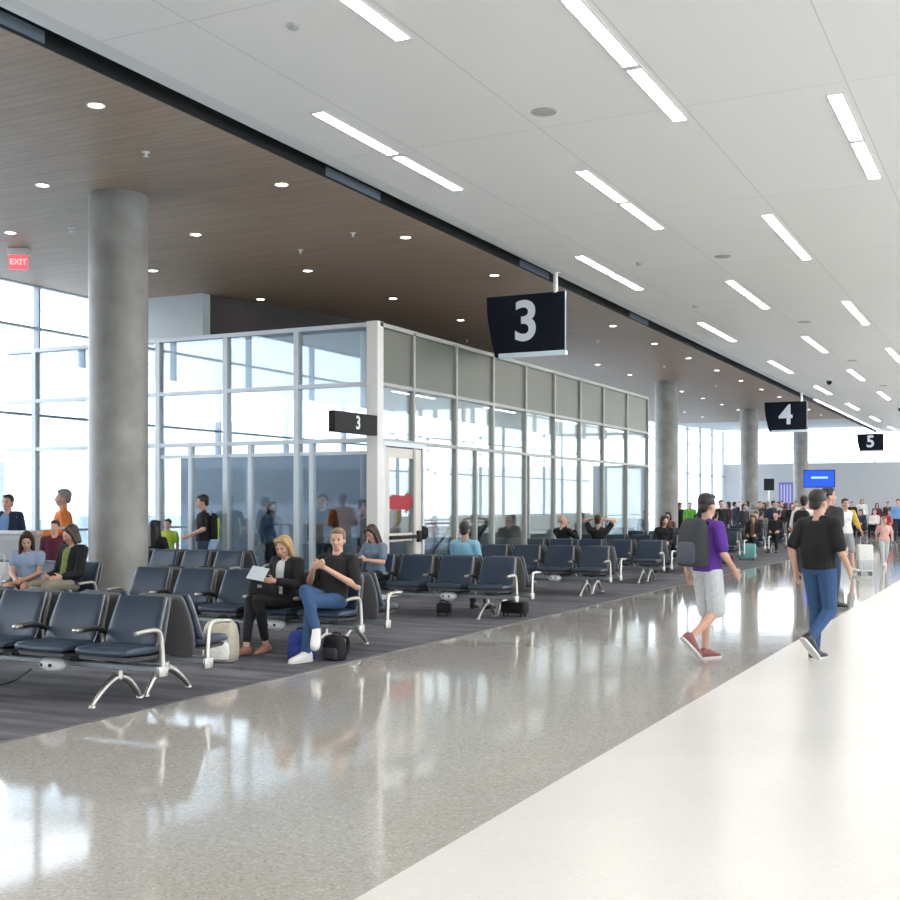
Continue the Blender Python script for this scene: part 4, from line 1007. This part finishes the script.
for k, (c, sx, hm_, lab) in enumerate(((C_BLACK, 'm', H_DARK, 'man in black'), (C_RED, 'f', H_DARK, 'woman in red'), (C_WHITE, 'm', H_GREY, 'man in white'), (C_NAVY, 'm', H_DARK, 'man in navy'), (C_MAROON, 'f', H_DARK, 'woman in maroon'))):
    P = pose_sit(.1); P['hip'] = [V((-.09, 0, .56)), V((.09, 0, .56))]; P['pelvis'] = V((0, 0, .57)); P['neck'] = V((0, .1, 1.065))
    for s in (0, 1): P['sh'][s].z = 1.01; P['kn'][s].z = .57
    person('seated %s on the far row of seats before the end rows' % lab, (-6.5+HALF-PITCH*(k+.5), 58.0-.445, .004), -.1, 1.70, P, vox=.026, sex=sx, hair='bob' if sx == 'f' else 'short', hm=hm_, shirt=c, sleeve=1.6, bottoms=C_BLACK, group='people on the far row of seats')
# more sitters half hidden along the carpet edge
more = [('I', 0, False, C_BLACK, 'm', H_DARK, 'man in black at the aisle end, ninth seat pair'), ('I', 3, False, C_BLACK, 'f', H_DARK, 'woman in black, fourth seat of the ninth pair'), ('K', 0, False, C_CHAR, 'm', H_GREY, 'grey haired man in charcoal at the aisle end, eleventh pair'), ('K', 2, True, C_BLACK, 'm', H_DARK, 'man in black facing away, eleventh pair'), ('K', 4, False, C_NAVY, 'm', H_DARK, 'man in navy, fifth seat of the eleventh pair'),
 ('L', 0, False, C_RED, 'f', H_DARK, 'woman in red at the aisle end, twelfth pair'), ('L', 2, False, C_BLACK, 'm', H_DARK, 'man in black, third seat of the twelfth pair'), ('L', 4, False, C_SLATE, 'f', H_BROWN, 'woman in slate, fifth seat of the twelfth pair'), ('M', 1, False, C_CHAR, 'm', H_DARK, 'man in charcoal, thirteenth pair of seats'), ('H', 2, True, C_BLACK, 'm', H_DARK, 'man in black facing away behind the teal case'), ('H', 4, False, C_BROWN, 'f', H_DARK, 'woman in brown, fifth seat behind the teal case'), ('G', 1, True, C_CHAR, 'm', H_DARK, 'man in charcoal facing away, sixth seat pair'), ('I', 1, False, C_NAVY, 'm', H_DARK, 'man in navy seated two pairs behind the teal case'), ('J', 0, False, C_BLACK, 'f', H_DARK, 'woman in black seated three pairs behind the teal case'), ('J', 2, True, C_KHAKI, 'm', H_BROWN, 'man in khaki facing away near the far crowd'), ('K', 1, False, C_SLATE, 'f', H_BROWN, 'woman in slate blue seated beside the far crowd')]
for bk, i, back, c, sx, hm_, lab in more:
    sitter(lab, bk, i, back, shirt=c, sleeve=1.6, bottoms=C_BLACK, sex=sx, hair='bob' if sx == 'f' else 'short', hm=hm_, vox=.022)

# ---- screens at the far gates
tv = empty('display_screen', (-8.95, 57.5, 0), 0, 'bright blue display screen on a stand beneath the 4 sign', 'screen')
MB().box(-.72, -.04, 2.38, .72, .04, 3.22).build('bezel', M_BLACK, tv, bevel=.01); MB().box(-.68, -.048, 2.42, .68, -.040, 3.18).build('screen', M_SCREEN, tv)
for k, (a0, a1, z) in enumerate(((-.36, .40, 2.80),)): MB().box(a0, -.053, z, a1, -.048, z+.10).build('screen_band', M_SCRTXT, tv)
s = MB(); s.cbox((0, .07, 1.3), (.12, .08, 2.6)); s.lathe((0, .07, 0), [(.3, 0), (.3, .02), (.06, .05)], 20); s.build('stand', M_GREYWALL, tv, smooth=40)
tv = empty('monitor_post', (pu(769, 57.4), 57.4, .004), .3, 'small black monitor on a pole behind the far crowd', 'screen')
MB().box(-.24, -.05, 2.25, .24, .05, 2.82).build('monitor', M_BLACK, tv, bevel=.01); s = MB(); s.tube([(0, .06, .02), (0, .06, 2.9)], .035, 12); s.lathe((0, .06, 0), [(.25, 0), (.25, .02), (.05, .04)], 20); s.build('pole', M_CAST, tv, smooth=40)
tv = empty('information_board', (pu(786, 62.), 62., .004), .2, 'purple blue information board with pale columns behind the far crowd', 'board')
MB().box(-.36, -.03, 1.35, .36, .03, 2.72).build('board', pm('violet panel', (.10, .10, .30), .4, emit=(.22, .22, .75), es=.35), tv, bevel=.01)
for k in range(4): MB().box(-.27+.15*k, -.036, 1.5, -.20+.15*k, -.03, 2.6).build('pale_column', pm('pale violet', (.4, .4, .6), .4, emit=(.6, .6, 1), es=.4), tv)
s = MB()
for sx in (-1, 1): s.box(sx*.3-.03, -.02, 0, sx*.3+.03, .02, 1.36)
s.build('frame', M_GREYWALL, tv)
wing = struct(empty('unseen_reflected_wing', (-86., -54., -4.5), -.49))  # unseen building added so the lower vestibule panes reflect darker than sky
MB().box(3, -6, 0, 58, 6, 12.0).build('facade', pm('reflected wing cladding', (.15, .17, .20), .7, var=.2, scale=.3), wing)
MB().box(4, 6.0, 6.2, 57, 6.1, 9.4).build('window_band', pm('dark wing windows', (.03, .045, .065), .15), wing)
MB().box(26, -4, 12.0, 36, 4, 13.4).build('roof_plant', M_GREYWALL, wing); MB().box(14, -4, 12., 18, 4, 14.).build('roof_plant', M_GREYWALL, wing)
# outside the windows: a boarding bridge
jb = empty('boarding_bridge', (-33.4, 28., -4.5), 0, 'grey boarding bridge cabin outside the windows at the left edge', 'boarding bridge')
MB().box(-3, -1.4, 5.4, 1.75, 1.4, 7.7).build('cabin', M_GREYWALL, jb, bevel=.1); MB().box(-.8, -1.5, 4.3, 1.8, 1.5, 5.4).build('lower_cabin', M_SHELL, jb, bevel=.05); MB().box(-1.0, -.3, .9, -.4, .3, 5.4).build('support_leg', M_MULL, jb); MB().cbox((-.7, 0, .5), (1.2, 2.4, .9)).build('wheel_bogie', M_PAD, jb)
# glass balustrade inside the vestibule
gb = empty('glass_balustrade', (-13.0, 24.8, .004), 0, 'low glass balustrade with dark rails inside the vestibule', 'balustrade')
MB().box(-.01, 0, .05, .01, 4.4, 1.05).build('glass_panel', M_GL_BOX, gb)
s = MB()
for y in (0, 1.45, 2.9, 4.35): s.cbox((0, y, .55), (.05, .05, 1.1))
s.build('post', M_MULL, gb)
s = MB().tube([(0, -.05, 1.12), (0, 4.45, 1.12)], .028, 10); s.build('top_rail', M_DSIGN, gb, smooth=40)
for y in (.1, 2.2): MB().tube([(.12, y, .35), (.12, y+1.6, 1.25)], .03, 10).build('sloping_rail', M_DSIGN, gb, smooth=40)


# ------------------------------------------------------------------ camera, sky and lamps
cam = bpy.data.cameras.new('camera'); co = bpy.data.objects.new('camera', cam); COL.objects.link(co)
cam.sensor_width = 36; cam.lens = 1171/900*36; cam.shift_y = 54/900; cam.clip_end = 900
co.location = (0, 0, 1.6); co.rotation_euler = (PI/2, 0, math.atan2(580, 1171))
SC.camera = co
w = bpy.data.worlds.new('sky'); SC.world = w; w.use_nodes = True
nt = w.node_tree; nt.nodes.clear()
wo = nt.nodes.new('ShaderNodeOutputWorld'); bg = nt.nodes.new('ShaderNodeBackground')
tc = nt.nodes.new('ShaderNodeTexCoord'); sp = nt.nodes.new('ShaderNodeSeparateXYZ'); nt.links.new(tc.outputs['Generated'], sp.inputs[0])
rp = ramp(nt, [(0, (.95, .98, 1)), (.25, (.90, .955, 1)), (1, (.66, .82, 1))]); nt.links.new(sp.outputs['Z'], rp.inputs[0])
nt.links.new(rp.outputs[0], bg.inputs[0]); bg.inputs[1].default_value = 5.6
nt.links.new(bg.outputs[0], wo.inputs[0])
SC.view_settings.view_transform = 'Standard'
SC.view_settings.look = 'None'
SC.view_settings.exposure = 0.08
SC.cycles.use_denoising = True
SC.cycles.max_bounces = 10; SC.cycles.diffuse_bounces = 5; SC.cycles.transparent_max_bounces = 16; SC.cycles.glossy_bounces = 5
SC.cycles.sample_clamp_indirect = 6
